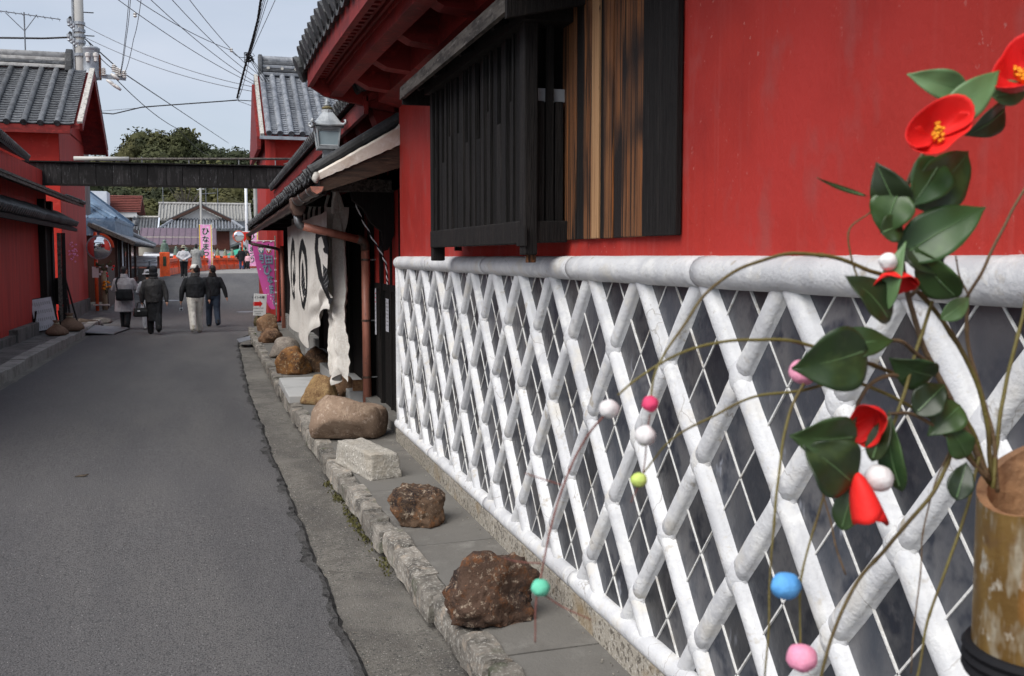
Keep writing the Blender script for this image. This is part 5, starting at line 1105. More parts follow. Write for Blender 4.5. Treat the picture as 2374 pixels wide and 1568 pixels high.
for dx, dy, Y, s, lab, sd_ in ((194,762,29.6,(.8,.6,.4),'dark brown round boulder on the pavement below the convex mirror',31),(222,765,30.4,(.5,.7,.22),'flat grey stone beside the boulder below the convex mirror',32),(235,757,31.6,(.6,.7,.2),'low weathered stone at the pavement corner near the lilac coat',33)):
    p = at(dx, dy, Y); rock(lab, (p.x, Y, gz(Y)-.02), s, sd_, ((.10,.07,.05),(.05,.035,.028),(.14,.105,.075),(.2,.17,.14)) if sd_ == 31 else ((.12,.11,.10),(.06,.056,.05),(.17,.155,.14),(.24,.22,.2)), .3, 6, .06, 3)
tag(MB().box(.80,1.36,11.7,13.6,.0,.085,j=.006).build('step_slab', M['slab_pale'], bevel=.01), 'pale flat step slab in front of the curtained doorway', 'slab')
# grit and small pebbles swept against the kerb and the wall foot
g = MB(); rnd = random.Random(9)
for k in range(900):
    y = rnd.uniform(2.5, 16); s_ = rnd.uniform(.002,.0065)*(1.6 if rnd.random() < .08 else 1); w_ = rnd.random()
    x, z = (1.535-abs(rnd.gauss(0,.03)), .010) if w_ < .3 else ((pl(KERB,y)-.012-abs(rnd.gauss(0,.05)), gz(y)-.024) if w_ < .65 else (aedge(y)+abs(rnd.gauss(0,.03)), gz(y)-.020))
    a = rnd.random()*6.28; g.add([(x+s_*math.cos(a+q*2.1),y+s_*math.sin(a+q*2.1),z) for q in range(3)]+[(x,y,z+s_*1.1)], [(0,1,3),(1,2,3),(2,0,3)])
tag(g.build('grit', M['kerb_granite']), 'fine grit and pebbles gathered along the kerb and wall foot', 'grit', kind='stuff')
# moss along the kerb foot
g = MB(); rnd = random.Random(4)
for c in range(26):
    y = rnd.choice((6.9,7.2,7.6,8.0,8.2,6.4,5.9))+rnd.uniform(-.2,.2); x = pl(KERB, y)-.01
    for k in range(26):
        p = Vector((x+rnd.gauss(0,.018), y+rnd.gauss(0,.05), gz(y)-.02+abs(rnd.gauss(0,.012)))); a = rnd.random()*6.28; s_ = rnd.uniform(.004,.010)
        g.add([p+Vector((math.cos(a)*s_,math.sin(a)*s_,0)), p-Vector((math.cos(a)*s_,math.sin(a)*s_,0)), p+Vector((rnd.gauss(0,.005),rnd.gauss(0,.005),s_*2.2))], [(0,1,2)])
tag(g.build('moss', M['foliage_3']), 'green moss growing along the foot of the kerb stones', 'moss', kind='stuff')

# ================================================================== lettering
def text_mesh(body, size):
    c = bpy.data.curves.new('lettering', 'FONT'); c.body = body; c.size = size; c.align_x = 'CENTER'; c.align_y = 'CENTER'; c.resolution_u = 3
    o = bpy.data.objects.new('lettering', c); COL.objects.link(o); dg = bpy.context.evaluated_depsgraph_get(); dg.update()
    me = bpy.data.meshes.new_from_object(o.evaluated_get(dg)); bpy.data.objects.remove(o); bpy.data.curves.remove(c); return me
def lettering(body, size, fn, mat, par, name='lettering', sx=1, bold=0, dx=0, dy=0):
    me = text_mesh(body, size)
    if bold:
        bm = bmesh.new(); bm.from_mesh(me); geo = bm.verts[:]+bm.edges[:]+bm.faces[:]
        for k in range(8):
            r = bmesh.ops.duplicate(bm, geom=geo); a = k*math.pi/4
            bmesh.ops.translate(bm, verts=[e for e in r['geom'] if isinstance(e, bmesh.types.BMVert)], vec=(bold*math.cos(a), bold*math.sin(a), 0))
        bm.to_mesh(me); bm.free()
    for v in me.vertices: v.co = fn(v.co.x*sx+dx, v.co.y+dy)
    me.materials.clear(); me.materials.append(mat); o = link(name, me, par); return o
def banner(label, base, W, H, z0, twist, rz, chars, border, tri_=False, fc='print_black', fo='print_white'):
    b = thing('nobori_banner', label, 'banner', base, rz)
    def surf(u, v, o=0):        # u 0..1 from the free edge to the pole, v 0 bottom .. 1 top
        w = 1 if not tri_ else lerp(.16, 1, v**.62)
        x = -(1-u)*W*w; bend = .05*math.sin(v*5+u*3)*(1-u)
        return Vector((x, bend-o, z0+v*H))
    g = MB(); g.grid(lambda u, v: surf(u, v), 14, 30)
    for fi in range(len(g.f)):
        u = (fi % 14+.5)/14; v = (fi//14+.5)/30
        if border and (u < .10 or u > .90): g.m[fi] = 1
    g.build('cloth', [M['banner_pink' if not border else 'banner_light_pink'], M['banner_yellow']], b, smooth=True)
    MB().tube([(.03,0,-z0*0),(.03,0,z0+H+.15)], .014, 6).build('pole', M['verdigris' if not border else 'guard_white'], b); MB().tube([(.03,0,z0+H+.02),(-W-.02,0,z0+H+.02)], .010, 6).build('crossbar', M['guard_white'], b)
    for i in range(6): MB().box(.0,.05,-.012,.012,z0+H*(i+.5)/6-.02,z0+H*(i+.5)/6+.02).build('tab', M['print_white'], b)
    for i in range(3): MB().box(-W*(i+.4)/3-.02,-W*(i+.4)/3+.02,-.012,.012,z0+H-.01,z0+H+.03).build('tab', M['print_white'], b)
    for ch, u, v, s in chars:
        lettering(ch, s, lambda x, y: surf(u+x/W, v+y/H, .008), M[fo], b, bold=s*.055); lettering(ch, s, lambda x, y: surf(u+x/W, v+y/H, .013), M[fc], b, bold=s*(.022 if border else .012))
    rnd = random.Random(len(label))
    for k in range(26):
        u, v = rnd.uniform(.12,.9), rnd.random(); s = rnd.uniform(.012,.022) if not border else rnd.uniform(.03,.06)
        if tri_ and u < .35 and v < .5: continue
        c = [surf(u+s*math.cos(a)/W, v+s*math.sin(a)/H, .005) for a in [2*math.pi*q/6 for q in range(6)]]; MB().add(c, [list(range(6))]).build('petal_print', M['print_white'], b)
    return b, surf
bA, sA = banner('pink festival banner with pale lettering hanging beside the far downpipe', (1.52,26.8,-.1), .56, 1.72, .42, 1, R(0), [('引',.42,.735,.24),('田',.72,.725,.24),('ひ',.58,.575,.30),('な',.70,.435,.24),('ま',.72,.285,.26),('つ',.84,.17,.16),('り',.88,.08,.16)], False, True, 'print_paleblue', 'print_teal')
def doll(u, v, ca):
    def ell(rx, ry, cx, cy, mat, o, a0=0, a1=2*math.pi):
        c = [sA(u+(cx+rx*math.cos(a0+(a1-a0)*q/18))/.56, v+(cy+ry*math.sin(a0+(a1-a0)*q/18))/1.72, o) for q in range(19)]; MB().add(c, [list(range(19))]).build('doll_print', M[mat], bA)
    ell(.078,.115,0,0,'print_white',.006); ell(.068,.105,0,0,'print_black',.009); ell(.064,.040,0,.005,'print_white',.011); ell(.058,.062,0,-.03,ca,.0105,math.pi,2*math.pi); ell(.02,.05,0,-.03,'print_white',.013,math.pi,2*math.pi); ell(.015,.03,0,.115,'print_black',.008)
doll(.38,.885,'print_teal'); doll(.74,.885,'print_red')
q = at(476,632,71)
banner('tall pink banner with yellow edges and black lettering by the bridge', (q.x+.45,71,gz(71)), .78, 2.9, .12, 0, 0, [('ひ',.5,.84,.52),('な',.5,.66,.46),('ま',.5,.49,.48),('つ',.5,.33,.44),('り',.5,.17,.48)], True)
q = at(583,632,80)
banner('pink banner with yellow edges behind the couple, half hidden by the lean-to eave', (q.x+.5,80,gz(80)), .85, 2.6, .2, 0, 0, [('ひ',.5,.84,.52),('な',.5,.66,.46),('ま',.5,.49,.48),('つ',.5,.33,.44),('り',.5,.17,.48)], True)
# arrow sign on a stake
sg = thing('arrow_sign', 'small white sign with a red arrow on a dark stake by the kerb', 'sign', (1.02,25.0,gz(25)+.1), R(6))
MB().tube([(0.01,0,-.1),(0,0,.75)], .022, 6).build('stake', M['dark_brown'], sg)
o = MB().box(-.15,.15,-.03,-.015,.40,.92).build('board', M['sign_white'], sg, bevel=.012); o.rotation_euler = (0, R(4), 0)
MB().prism([(-.095,-.034,.64),(.035,-.034,.64),(.035,-.034,.605),(.105,-.034,.685),(.035,-.034,.765),(.035,-.034,.73),(-.095,-.034,.73)], (0,.003,0)).build('arrow', M['print_red'], sg)
MB().prism([(-.115,-.034,.64),(-.103,-.034,.64),(-.103,-.034,.73),(-.115,-.034,.73)], (0,.003,0)).build('arrow_tail', M['print_red'], sg)
for t_, z, s, m_ in (('トイレの跡',.835,.062,'print_black'),('こちらにどうぞ',.575,.036,'print_black')):
    lettering(t_, s, lambda x, y: Vector((x, -.034, z+y)), M[m_], sg, bold=s*.02)
for z, n in ((.505,7),(.455,4)):
    for k in range(n): MB().box((k-n/2)*.032+.005,(k-n/2)*.032+.027,-.035,-.034,z-.010,z+.010).build('small_print', M['print_grey'], sg)
# ---- left pavement clutter
pb = at(232*.58, 760, 27)
def lp(dx, dy, Y): v = at(dx, dy, Y); return v
q = lp(136,790,24.6)
nb = thing('leaning_notice', 'sheet of printed rows on a leaning board against the dark post', 'notice board', (q.x-.25, 24.9, -.05), R(14))
o = MB().box(-.26,.26,-.012,0,.05,.82).build('board', M['black_wood'], nb); o.rotation_euler = (R(-14),R(-9),0)
o = MB().box(-.22,.22,-.016,-.012,.08,.80).build('sheet', M['paper'], nb); o.rotation_euler = (R(-14),R(-9),0)
for r_ in range(4):
    for c in range(9):
        o = MB().box(-.19+c*.043,-.17+c*.043,-.0185,-.0165,.70-r_*.18-random.uniform(.03,.07),.72-r_*.18).build('printed_line', M['print_grey'], nb); o.rotation_euler = (R(-14),R(-9),0)
for x in (-.3,.28): MB().tube([(x,.1,0),(x*.8,-.05,.5)], .02, 5).build('leg', M['black_wood'], nb)
q = lp(165,770,27.2)
af = thing('standing_signboard', 'black A-frame signboard with narrow white strip seen edge-on', 'signboard', (q.x-.1, 27.2, -.12), R(-8))
MB().prism([(-.62,.1,.0),(-.55,.1,.0),(-.28,.1,1.12),(-.0,.1,1.15),(.0,.1,1.08),(-.32,.1,.62),(-.02,.1,.62),(0,.1,.55),(-.38,.1,.55)][0:0] or [(-.55,.1,.62),(-.30,.1,1.25),(-.04,.1,1.28),(-.02,.1,.60)], (0,.03,0)).build('rear_panel', M['black_wood'], af)
MB().bar((.14,-.05,0),(-.04,.02,1.45),.03,.09,(0,1,0)).build('front_frame', M['black_wood'], af); MB().bar((.24,.2,0),(-.02,.06,1.3),.03,.06,(0,1,0)).build('rear_frame', M['black_wood'], af); MB().bar((-.6,.1,0),(-.3,.1,1.25),.04,.06,(0,1,0)).build('rear_leg', M['black_wood'], af)
o = MB().bar((.045,-.01,.75),(-.045,.015,1.48),.012,.10,(0,1,0)).build('white_strip', M['sign_white'], af); o.location.y = -.03
for dx, dy, Y, lab, sc in ((132,790,24.2,'brown cloth sandbag tied at the neck at the foot of the leaning notice',1),(163,782,25.6,'brown cloth sandbag slumped beside the black signboard',1.25)):
    q = at(dx, dy, Y); sb = thing('sandbag', lab, 'sandbag', (q.x, Y, -.055)); sb.scale = (sc,)*3; rings = []
    for r_, z in ((.17,0),(.235,.03),(.235,.08),(.18,.15),(.09,.21),(.05,.25),(.045,.28),(.075,.33)): rings.append([(r_*math.cos(a)*(1+.10*math.sin(a*5+z*9)), r_*math.sin(a)*.8*(1+.08*math.sin(a*7)), z) for a in [2*math.pi*k/20 for k in range(20)]])
    MB().loft(rings).build('bag', M['sack'] if 'sack' in M else pm('sack', (.17,.105,.07), .9, [(6,(.11,.065,.045),.45,.62),(60,(.22,.14,.10),.5,.64)], (30,.4)), sb, smooth=True)
    MB().tube([(.055*math.cos(a),.045*math.sin(a),.26) for a in [2*math.pi*k/12 for k in range(13)]], .012, 5).build('tie', M['bamboo_pale'], sb)
q = at(205,780,27.5)
o = MB().box(-.55,.55,-1.1,1.1,-.012,.012,j=.01).build('gutter_sheet', M['sheet_metal']); o.location = (-2.75,27.6,gz(27)+.07); o.rotation_euler = (0,R(4),R(-6)); tag(o, 'large grey metal sheet laid over the gutter beside the sandbags', 'metal sheet')
for k, (dx, w_) in enumerate(((118,.05),(128,.06))):
    a = at(dx-3, 540, 26.6); b = at(dx+8, 745, 26.3); tag(MB().bar((a.x+.2,a.y,a.z),(b.x+.15,b.y,-.1),.09,.05).build('leaning_plank', M['grey_wood' if k == 0 else 'black_board']), 'weathered plank leaning against the post of the low red house', 'plank', 'planks leaning by the low red house')
# strings of small paper flowers on the left storehouse wall
o = MB(); rnd = random.Random(2)
for k in range(7):
    a = at(238*.58+rnd.uniform(0,60)*.58+12, 545+k*7, 31.5); 
for k in range(22):
    p = at(140+rnd.uniform(0,45), 560+rnd.uniform(0,60)*(.4+.6*rnd.random()), 31); c = Vector((-3.93, 31.0+(p.x+3.6)*0+rnd.uniform(.3,2.8), p.z)); o.lathe([(0,-.03),(.035,0),(0,.03)], 6, c)
tag(o.build('paper_flower_strings', M['banner_light_pink']), 'tiny pale pink paper flowers strung against the red wall beside the convex mirror', 'paper flowers', kind='stuff')
tag(MB().prism([(-.05,-.01,0),(.03,-.018,.004),(.055,.01,.012),(-.02,.02,.006)], (0,0,.006)).build('fallen_leaf', M['bark']), 'single dry dark leaf lying on the asphalt', 'leaf').location = (at(188,1072,9.0).x, 9.0, gz(9)+.006)
# ================================================================== people
for nm, c, c2, ro in (('coat_lilac',(.40,.37,.38),(.30,.275,.285),.6),('charcoal',(.045,.043,.043),(.026,.025,.025),.6),('black_cloth',(.012,.0125,.014),(.020,.021,.024),.8),('white_trousers',(.62,.59,.53),(.48,.455,.41),.8),('cap_white',(.66,.65,.61),(.56,.55,.51),.8),('denim',(.030,.042,.065),(.018,.025,.04),.8),('brown_scarf',(.026,.018,.016),(.016,.012,.011),.9),('silver_jacket',(.55,.55,.57),(.42,.42,.44),.6),('khaki',(.36,.34,.25),(.28,.265,.19),.9),('quilt_grey',(.30,.30,.29),(.22,.22,.215),.7),('pink_top',(.75,.45,.50),(.66,.37,.43),.8),('blue_jeans',(.06,.09,.17),(.04,.06,.12),.8),('stripe_grey',(.46,.46,.48),(.34,.34,.37),.7),('shoe_light',(.42,.38,.31),(.33,.30,.25),.7),('shoe_white',(.64,.62,.58),(.55,.53,.5),.7),('shoe_black',(.014,.013,.013),(.02,.02,.02),.4)):
    pm(nm, c, ro, [(9,c2,.45,.62,(1,1,.6))], (11,.55,(1.6,1.6,.7),.05), spec=.25, bump2=(200,.05))
def caps(mb, a, b, ra, rb, n=10):
    a, b = Vector(a), Vector(b); d = (b-a); ln = d.length or 1e-4; d = d/ln; pr = d.orthogonal().normalized(); q = d.cross(pr); rings = []
    for t in (-.97,-.75,-.4,0): rings.append((a+d*ra*t, ra*math.sqrt(1-t*t)))
    for t in (0,.4,.75,.97): rings.append((b+d*rb*t, rb*math.sqrt(1-t*t)))
    return mb.loft([[c+(pr*math.cos(2*math.pi*k/n)+q*math.sin(2*math.pi*k/n))*r for k in range(n)] for c, r in rings])
def ell(mb, c, r, n=14, rot=None):
    rings = []
    for i in range(1, 9):
        ph = math.pi*i/9; ring = [Vector((r[0]*math.sin(ph)*math.cos(2*math.pi*k/n), r[1]*math.sin(ph)*math.sin(2*math.pi*k/n), r[2]*math.cos(ph))) for k in range(n)]
        rings.append([(rot @ p if rot else p)+Vector(c) for p in ring])
    return mb.loft(rings)
def stack(mb, lv, n=18):         # lv: (z, rx, ry, cx, cy)
    return mb.loft([[Vector((cx+rx*math.cos(2*math.pi*k/n), cy+ry*math.sin(2*math.pi*k/n), z)) for k in range(n)] for z, rx, ry, cx, cy in lv])
def skin_of(mb, name, mat, par, vox, sm=4):
    o = mb.build(name, M[mat], par, smooth=True); m = o.modifiers.new('remesh', 'REMESH'); m.mode = 'VOXEL'; m.voxel_size = vox; m.use_smooth_shade = True
    s_ = o.modifiers.new('smooth', 'SMOOTH'); s_.factor = .5; s_.iterations = sm; return o
def person(label, loc, rz, H, top, trousers, hair='hair_black', arms=None, step=(.10,-.10), coat=None, bulk=1.0, shoes='shoe_black', hat=None, hood=False, skirt=None, head_turn=0, vox=.014, collar=None, lift=(0,.035), long_hair=False):
    p = thing('person', label, 'person', loc, rz); h = H
    Z = lambda f: f*h
    sw, hip = .118*h*bulk, .052*h
    A = arms or (((-.155,.0,.62),(-.15,.05,.47)), ((.155,.0,.62),(.15,-.03,.47)))
    fl, fr = step
    legs = []
    for s_, fy, up_ in ((-1, fl, lift[0]), (1, fr, lift[1])):
        hipp = Vector((s_*hip, 0, Z(.50))); ank = Vector((s_*hip*1.05, fy*h, Z(.05+up_))); kn = (hipp+ank)/2 + Vector((0, .022*h if fy >= 0 else .035*h, .012*h)); legs.append((hipp, kn, ank, fy))
    body = MB()                               # the whole figure, one surface
    for hp_, kn, ank, fy in legs:
        caps(body, hp_, kn, .052*h, .036*h); caps(body, kn, ank, .036*h, .024*h); caps(body, ank-Vector((0,.01*h,.02*h)), ank+Vector((0,.075*h,-.03*h)), .024*h, .018*h)
    stack(body, [(Z(.46),.07*h,.055*h,0,0),(Z(.52),.088*h,.062*h,0,0),(Z(.60),.078*h,.056*h,0,0),(Z(.70),.092*h,.062*h,0,0),(Z(.78),.086*h,.052*h,0,-.004*h),(Z(.822),.050*h,.040*h,0,0),(Z(.845),.034*h,.034*h,0,0)])
    caps(body, (0,0,Z(.82)), (0,.008*h,Z(.90)), .033*h, .030*h)
    RH = Matrix.Rotation(head_turn, 3, 'Z'); hc = Vector((0,.014*h,Z(.936)))
    ell(body, hc, (.046*h,.056*h,.066*h), rot=RH); ell(body, hc+RH @ Vector((0,.018*h,-.03*h)), (.036*h,.036*h,.036*h)); caps(body, hc+RH @ Vector((0,.056*h,.006*h)), hc+RH @ Vector((0,.067*h,-.014*h)), .007*h, .009*h)
    for s_ in (-1,1): ell(body, hc+RH @ Vector((s_*.047*h,-.002*h,-.004*h)), (.008*h,.014*h,.020*h))
    for k, s_ in enumerate((-1,1)):
        sh_ = Vector((s_*sw*.80,0,Z(.765))); el, wr = (Vector(q)*h for q in A[k]); caps(body, sh_, el, .026*h, .020*h); caps(body, el, wr, .022*h, .016*h)
        d = (wr-el).normalized(); hd = wr+d*.03*h; caps(body, wr, hd, .015*h, .019*h); side = Vector((0,1,0)) - d*d.y; side = side.normalized() if side.length > .1 else Vector((1,0,0))
        for f in range(4):
            o_ = side*(f-1.5)*.011*h; k1 = hd+o_+d*.028*h; caps(body, hd+o_*.9, k1, .0068*h, .006*h, 6); caps(body, k1, k1+d*(.020-.003*abs(f-1.3))*h+Vector((-s_*.010*h,0,0)), .006*h, .005*h, 6)
        caps(body, wr+d*.008*h+side*.014*h, wr+d*.034*h+side*.033*h, .007*h, .006*h, 6)
    skin_of(body, 'body', 'skin', p, min(vox,.011), 2)
    for s_ in (-1,1): e = hc+RH @ Vector((s_*.018*h,.050*h,.006*h)); ell(MB(), e, (.007*h,.005*h,.005*h), 8).build('eye', M['hair_black'], p)
    if trousers:
        t = MB()
        for hp_, kn, ank, fy in legs:
            caps(t, hp_+Vector((0,0,.02*h)), kn, .070*h*bulk**.5, .056*h); caps(t, kn, ank+Vector((0,0,-.005*h)), .056*h, .046*h)
        stack(t, [(Z(.455),.075*h,.066*h,0,0),(Z(.50),.100*h,.078*h,0,-.006*h),(Z(.57),.092*h,.07*h,0,0),(Z(.60),.088*h,.066*h,0,0)]); skin_of(t, 'trousers', trousers, p, vox)
    if skirt: 
        t = MB(); stack(t, [(Z(skirt[1]),.085*h,.095*h,0,0),(Z(.3),.09*h,.085*h,0,0),(Z(.5),.098*h,.076*h,0,0),(Z(.6),.085*h,.066*h,0,0)]); skin_of(t, 'skirt', skirt[0], p, vox)
    for hp_, kn, ank, fy in legs:
        t = MB(); z0 = ank.z-.05*h; tip = (ank.z/h-.05)*.9*h
        caps(t, (ank.x,ank.y-.018*h,z0+.03*h+tip*.5), (ank.x,ank.y+.09*h,z0+.020*h-tip*.4), .030*h, .024*h); caps(t, (ank.x,ank.y-.005*h,z0+.05*h), (ank.x,ank.y-.01*h,z0+.075*h), .030*h, .032*h); skin_of(t, 'shoe', shoes, p, vox)
    hem = coat if coat else .505
    j = MB(); b_ = bulk
    lv = [(Z(.845),.040*h,.040*h,0,.0),(Z(.828),.066*h,.050*h,0,0),(Z(.805),.100*h*b_**.6,.060*h,0,-.003*h),(Z(.72),.118*h*b_,.078*h*b_,0,-.004*h),(Z(.62),.112*h*b_,.080*h*b_,0,0),(Z(.56),.112*h*b_,.082*h*b_,0,0)]
    if hem < .45: lv += [(Z(.48),.118*h*b_,.090*h*b_,0,0),(Z(.38),.126*h*b_,.096*h*b_,0,0),(Z(hem),.134*h*b_,.104*h*b_,0,0)]
    else: lv += [(Z(hem+.012),.110*h*b_,.082*h*b_,0,0),(Z(hem),.102*h*b_,.078*h*b_,0,0)]
    stack(j, lv[::-1])
    for k, s_ in enumerate((-1,1)):
        sh_ = Vector((s_*sw*.88,0,Z(.775))); el, wr = (Vector(q)*h for q in A[k]); caps(j, sh_, el, .040*h*b_**.5, .035*h*b_); caps(j, el, lerp(el, wr, .95), .036*h*b_, .030*h)
    jm = skin_of(j, 'coat' if hem < .45 else 'jacket', top, p, vox)
    tx = bpy.data.textures.get('folds') or bpy.data.textures.new('folds', 'CLOUDS'); tx.noise_scale = .11; tx.noise_depth = 2
    dm = jm.modifiers.new('folds', 'DISPLACE'); dm.texture = tx; dm.strength = .014; dm.texture_coords = 'GLOBAL'
    if collar: c = MB(); stack(c, [(Z(.82),.072*h,.062*h,0,.0),(Z(.85),.060*h,.056*h,0,.002*h),(Z(.885),.056*h,.054*h,0,.004*h)]); skin_of(c, 'collar', collar, p, vox)
    hr = MB(); ell(hr, hc+RH @ Vector((0,-.010*h,.014*h)), (.052*h,.058*h,.060*h), rot=RH); ell(hr, hc+RH @ Vector((0,-.026*h,-.016*h)), (.046*h,.038*h,.046*h), rot=RH)
    if long_hair: ell(hr, hc+Vector((0,-.028*h,-.045*h)), (.050*h,.034*h,.05*h))
    if hair: skin_of(hr, 'hair', hair, p, .011, 3)
    if hat:
        kind, hm = hat; hh = hc+Vector((0,0,.012*h))
        if kind == 'cap':
            t = MB(); t.lathe([(.056*h,-.006*h),(.058*h,.012*h),(.054*h,.035*h),(.038*h,.056*h),(.004*h,.063*h)], 16, hh); t.build('cap', M[hm], p, smooth=True)
            v = MB(); v.grid(lambda u, w_: hh+RH @ Vector((lerp(-.045,.045,u)*h*(1-.25*w_*w_), (.045+.055*w_*(1-(2*u-1)**2*.5))*h, (-.004-.016*w_)*h)), 8, 5); o = v.build('visor', M[hm], p, smooth=True); o.modifiers.new('solid', 'SOLIDIFY').thickness = .008
        else:
            t = MB(); t.lathe([(.085*h,-.02*h),(.083*h,-.012*h),(.060*h,.008*h),(.058*h,.035*h),(.046*h,.060*h),(.004*h,.066*h)], 16, hh); t.build('hat', M[hm], p, smooth=True)
    if hood: t = MB(); ell(t, hc+Vector((0,-.012*h,.010*h)), (.062*h,.064*h,.070*h)); ell(t, hc+Vector((0,-.03*h,-.055*h)), (.066*h,.046*h,.05*h)); skin_of(t, 'knitted_hood', 'black_cloth', p, .012)
    return p
def bagbox(w, d, hgt): 
    return MB().loft([[Vector((sx*w/2*k, sy*d/2*k2, z)) for sx, sy in ((-1,-.6),(-.8,-1),(.8,-1),(1,-.6),(1,.6),(.8,1),(-.8,1),(-1,.6))] for z, k, k2 in ((0,.9,.8),(.03,1,1),(hgt*.6,.97,.95),(hgt*.92,.9,.7),(hgt,.82,.5))])
# man in the long coat with a shoulder bag
pc = (-2.22, 28.6, gz(28.6)); 
person('person in a long pale lilac coat with a black shoulder bag on the back', pc, R(-12), 1.64, 'coat_lilac', 'black_cloth', arms=(((-.175,.02,.64),(-.10,.13,.66)),((.175,.04,.66),(.19,.14,.70))), coat=.28, bulk=1.22, vox=.013, head_turn=R(-25), collar='coat_lilac')
bg = thing('shoulder_bag', 'black shoulder bag resting on the back of the lilac coat', 'bag', (pc[0]+.02, pc[1]-.27, pc[2]+.76), R(-8)); bagbox(.42,.16,.30).build('bag', M['black_cloth'], bg, bevel=.01); MB().box(-.2,.2,-.095,-.078,.06,.25).build('flap', M['black_cloth'], bg, bevel=.01)
MB().tube([(-.18,.02,.26),(-.22,.06,.45),(-.20,.14,.58),(-.13,.26,.62),(-.06,.36,.58)], .022, 6, sq=(1.2,.35)).build('strap', M['black_cloth'], bg)
cn_ = thing('walking_stick', 'thin dark walking stick held beside the lilac coat', 'walking stick', (pc[0]+.42, pc[1]+.1, pc[2])); MB().tube([(.06,0,0),(-.06,.05,.85)], .012, 6).build('shaft', M['black_wood'], cn_)
# woman with the handbag
pw = (-1.38, 26.4, gz(26.4))
person('person in a charcoal jacket and black hood carrying a black handbag', pw, R(4), 1.66, 'charcoal', 'black_cloth', skirt=('black_cloth',.20), arms=(((-.165,.0,.63),(-.165,.03,.49)),((.165,-.01,.63),(.175,-.05,.49))), coat=.47, bulk=1.12, hood=True, hair=None, step=(.10,-.13), lift=(0,.05), vox=.013, head_turn=R(35), collar='charcoal')
hb = thing('handbag', 'black leather handbag hanging from the hand of the charcoal jacket', 'handbag', (pw[0]-.31, pw[1]+.03, pw[2]+.44), R(10)); bagbox(.36,.17,.22).build('bag', M['shoe_black'], hb, bevel=.01)
for y in (-.05,.05): MB().tube([(-.10,y,.2),(-.07,y,.33),(.0,y*.4,.37),(.07,y,.33),(.10,y,.2)], .010, 6).build('handle', M['shoe_black'], hb)
MB().box(-.09,-.03,-.092,-.085,.13,.16).build('tag', M['print_white'], hb)
person('person in pale striped jacket and white shoes half hidden by the charcoal jacket', (-1.62, 28.3, gz(28.3)), R(5), 1.55, 'stripe_grey', 'stripe_grey', coat=.36, shoes='shoe_white', hat=('hat','stripe_grey'), step=(.03,-.03), lift=(0,0), arms=(((-.165,.04,.63),(-.15,.15,.60)),((.16,.02,.63),(.15,.08,.5))), vox=.016)
# man in the white cap
pm_ = (-.42, 26.7, gz(26.7))
person('person in a black jacket, white trousers and white cap holding a small camera', pm_, R(6), 1.70, 'black_cloth', 'white_trousers', arms=(((-.185,-.01,.63),(-.20,.0,.485)),((.18,.01,.63),(.19,-.02,.50))), bulk=1.2, shoes='shoe_light', hat=('cap','cap_white'), step=(-.17,.10), lift=(.03,0), head_turn=R(55), vox=.013, collar='charcoal', coat=.52)
cm = thing('compact_camera', 'small silver camera dangling below the hand of the white-capped walker', 'camera', (pm_[0]-.34, pm_[1]+.0, pm_[2]+.56)); MB().box(-.045,.045,-.015,.015,0,.075).build('body', M['steel_grey'], cm, bevel=.006); MB().tube([(0,0,.07),(0,0,.22)], .006, 5).build('strap', M['black_cloth'], cm); MB().lathe([(.024,0),(.024,.02),(.01,.022)], 10, (.0,-.015,.035), 0, Matrix.Rotation(R(90),3,'X')).build('lens', M['wire_black'], cm)
person('person in a black padded jacket and dark jeans walking beside the white cap', (.0, 28.9, gz(28.9)), R(8), 1.66, 'black_cloth', 'denim', arms=(((-.17,.02,.63),(-.15,.10,.50)),((.175,-.03,.63),(.205,-.06,.49))), bulk=1.1, step=(.12,-.12), lift=(.0,.03), head_turn=R(35), vox=.013, collar='brown_scarf', coat=.50)
# pair near the bridge
a_ = at(427,648,52); person('person in a silver jacket and khaki bucket hat with hands behind the back', (a_.x,52,gz(52)), R(3), 1.56, 'silver_jacket', 'black_cloth', arms=(((-.19,-.03,.66),(-.03,-.10,.55)),((.19,-.03,.66),(.03,-.10,.56))), bulk=1.2, hat=('hat','khaki'), shoes='shoe_white', step=(.03,-.02), lift=(0,0), vox=.018)
a_ = at(456,640,54); person('person in a quilted grey coat with dark hair near the bridge', (a_.x,54,gz(54)), R(-6), 1.60, 'quilt_grey', 'black_cloth', coat=.24, bulk=1.2, long_hair=True, step=(.02,-.02), lift=(0,0), vox=.018, arms=(((-.17,.03,.63),(-.12,.12,.62)),((.175,.02,.64),(.17,.08,.58))))
a_ = at(560,622,76); person('person in a black coat and blue jeans on the bridge', (a_.x,76,gz(76)), R(10), 1.62, 'black_cloth', 'blue_jeans', coat=.40, bulk=1.1, long_hair=True, vox=.02, step=(.02,-.02), lift=(0,0))
a_ = at(570,621,77.2); person('person in dark clothes between the blue jeans and the child in pink', (a_.x,77.2,gz(77)), R(0), 1.62, 'charcoal', 'black_cloth', coat=.42, vox=.02, step=(.02,-.02), lift=(0,0))
a_ = at(575,622,75.6); person('child in a pink top and black trousers standing on the bridge', (a_.x,75.6,gz(75.6)), R(172), 1.16, 'pink_top', 'black_cloth', bulk=1.15, vox=.016, step=(.02,-.02), lift=(0,0), shoes='pink_top')

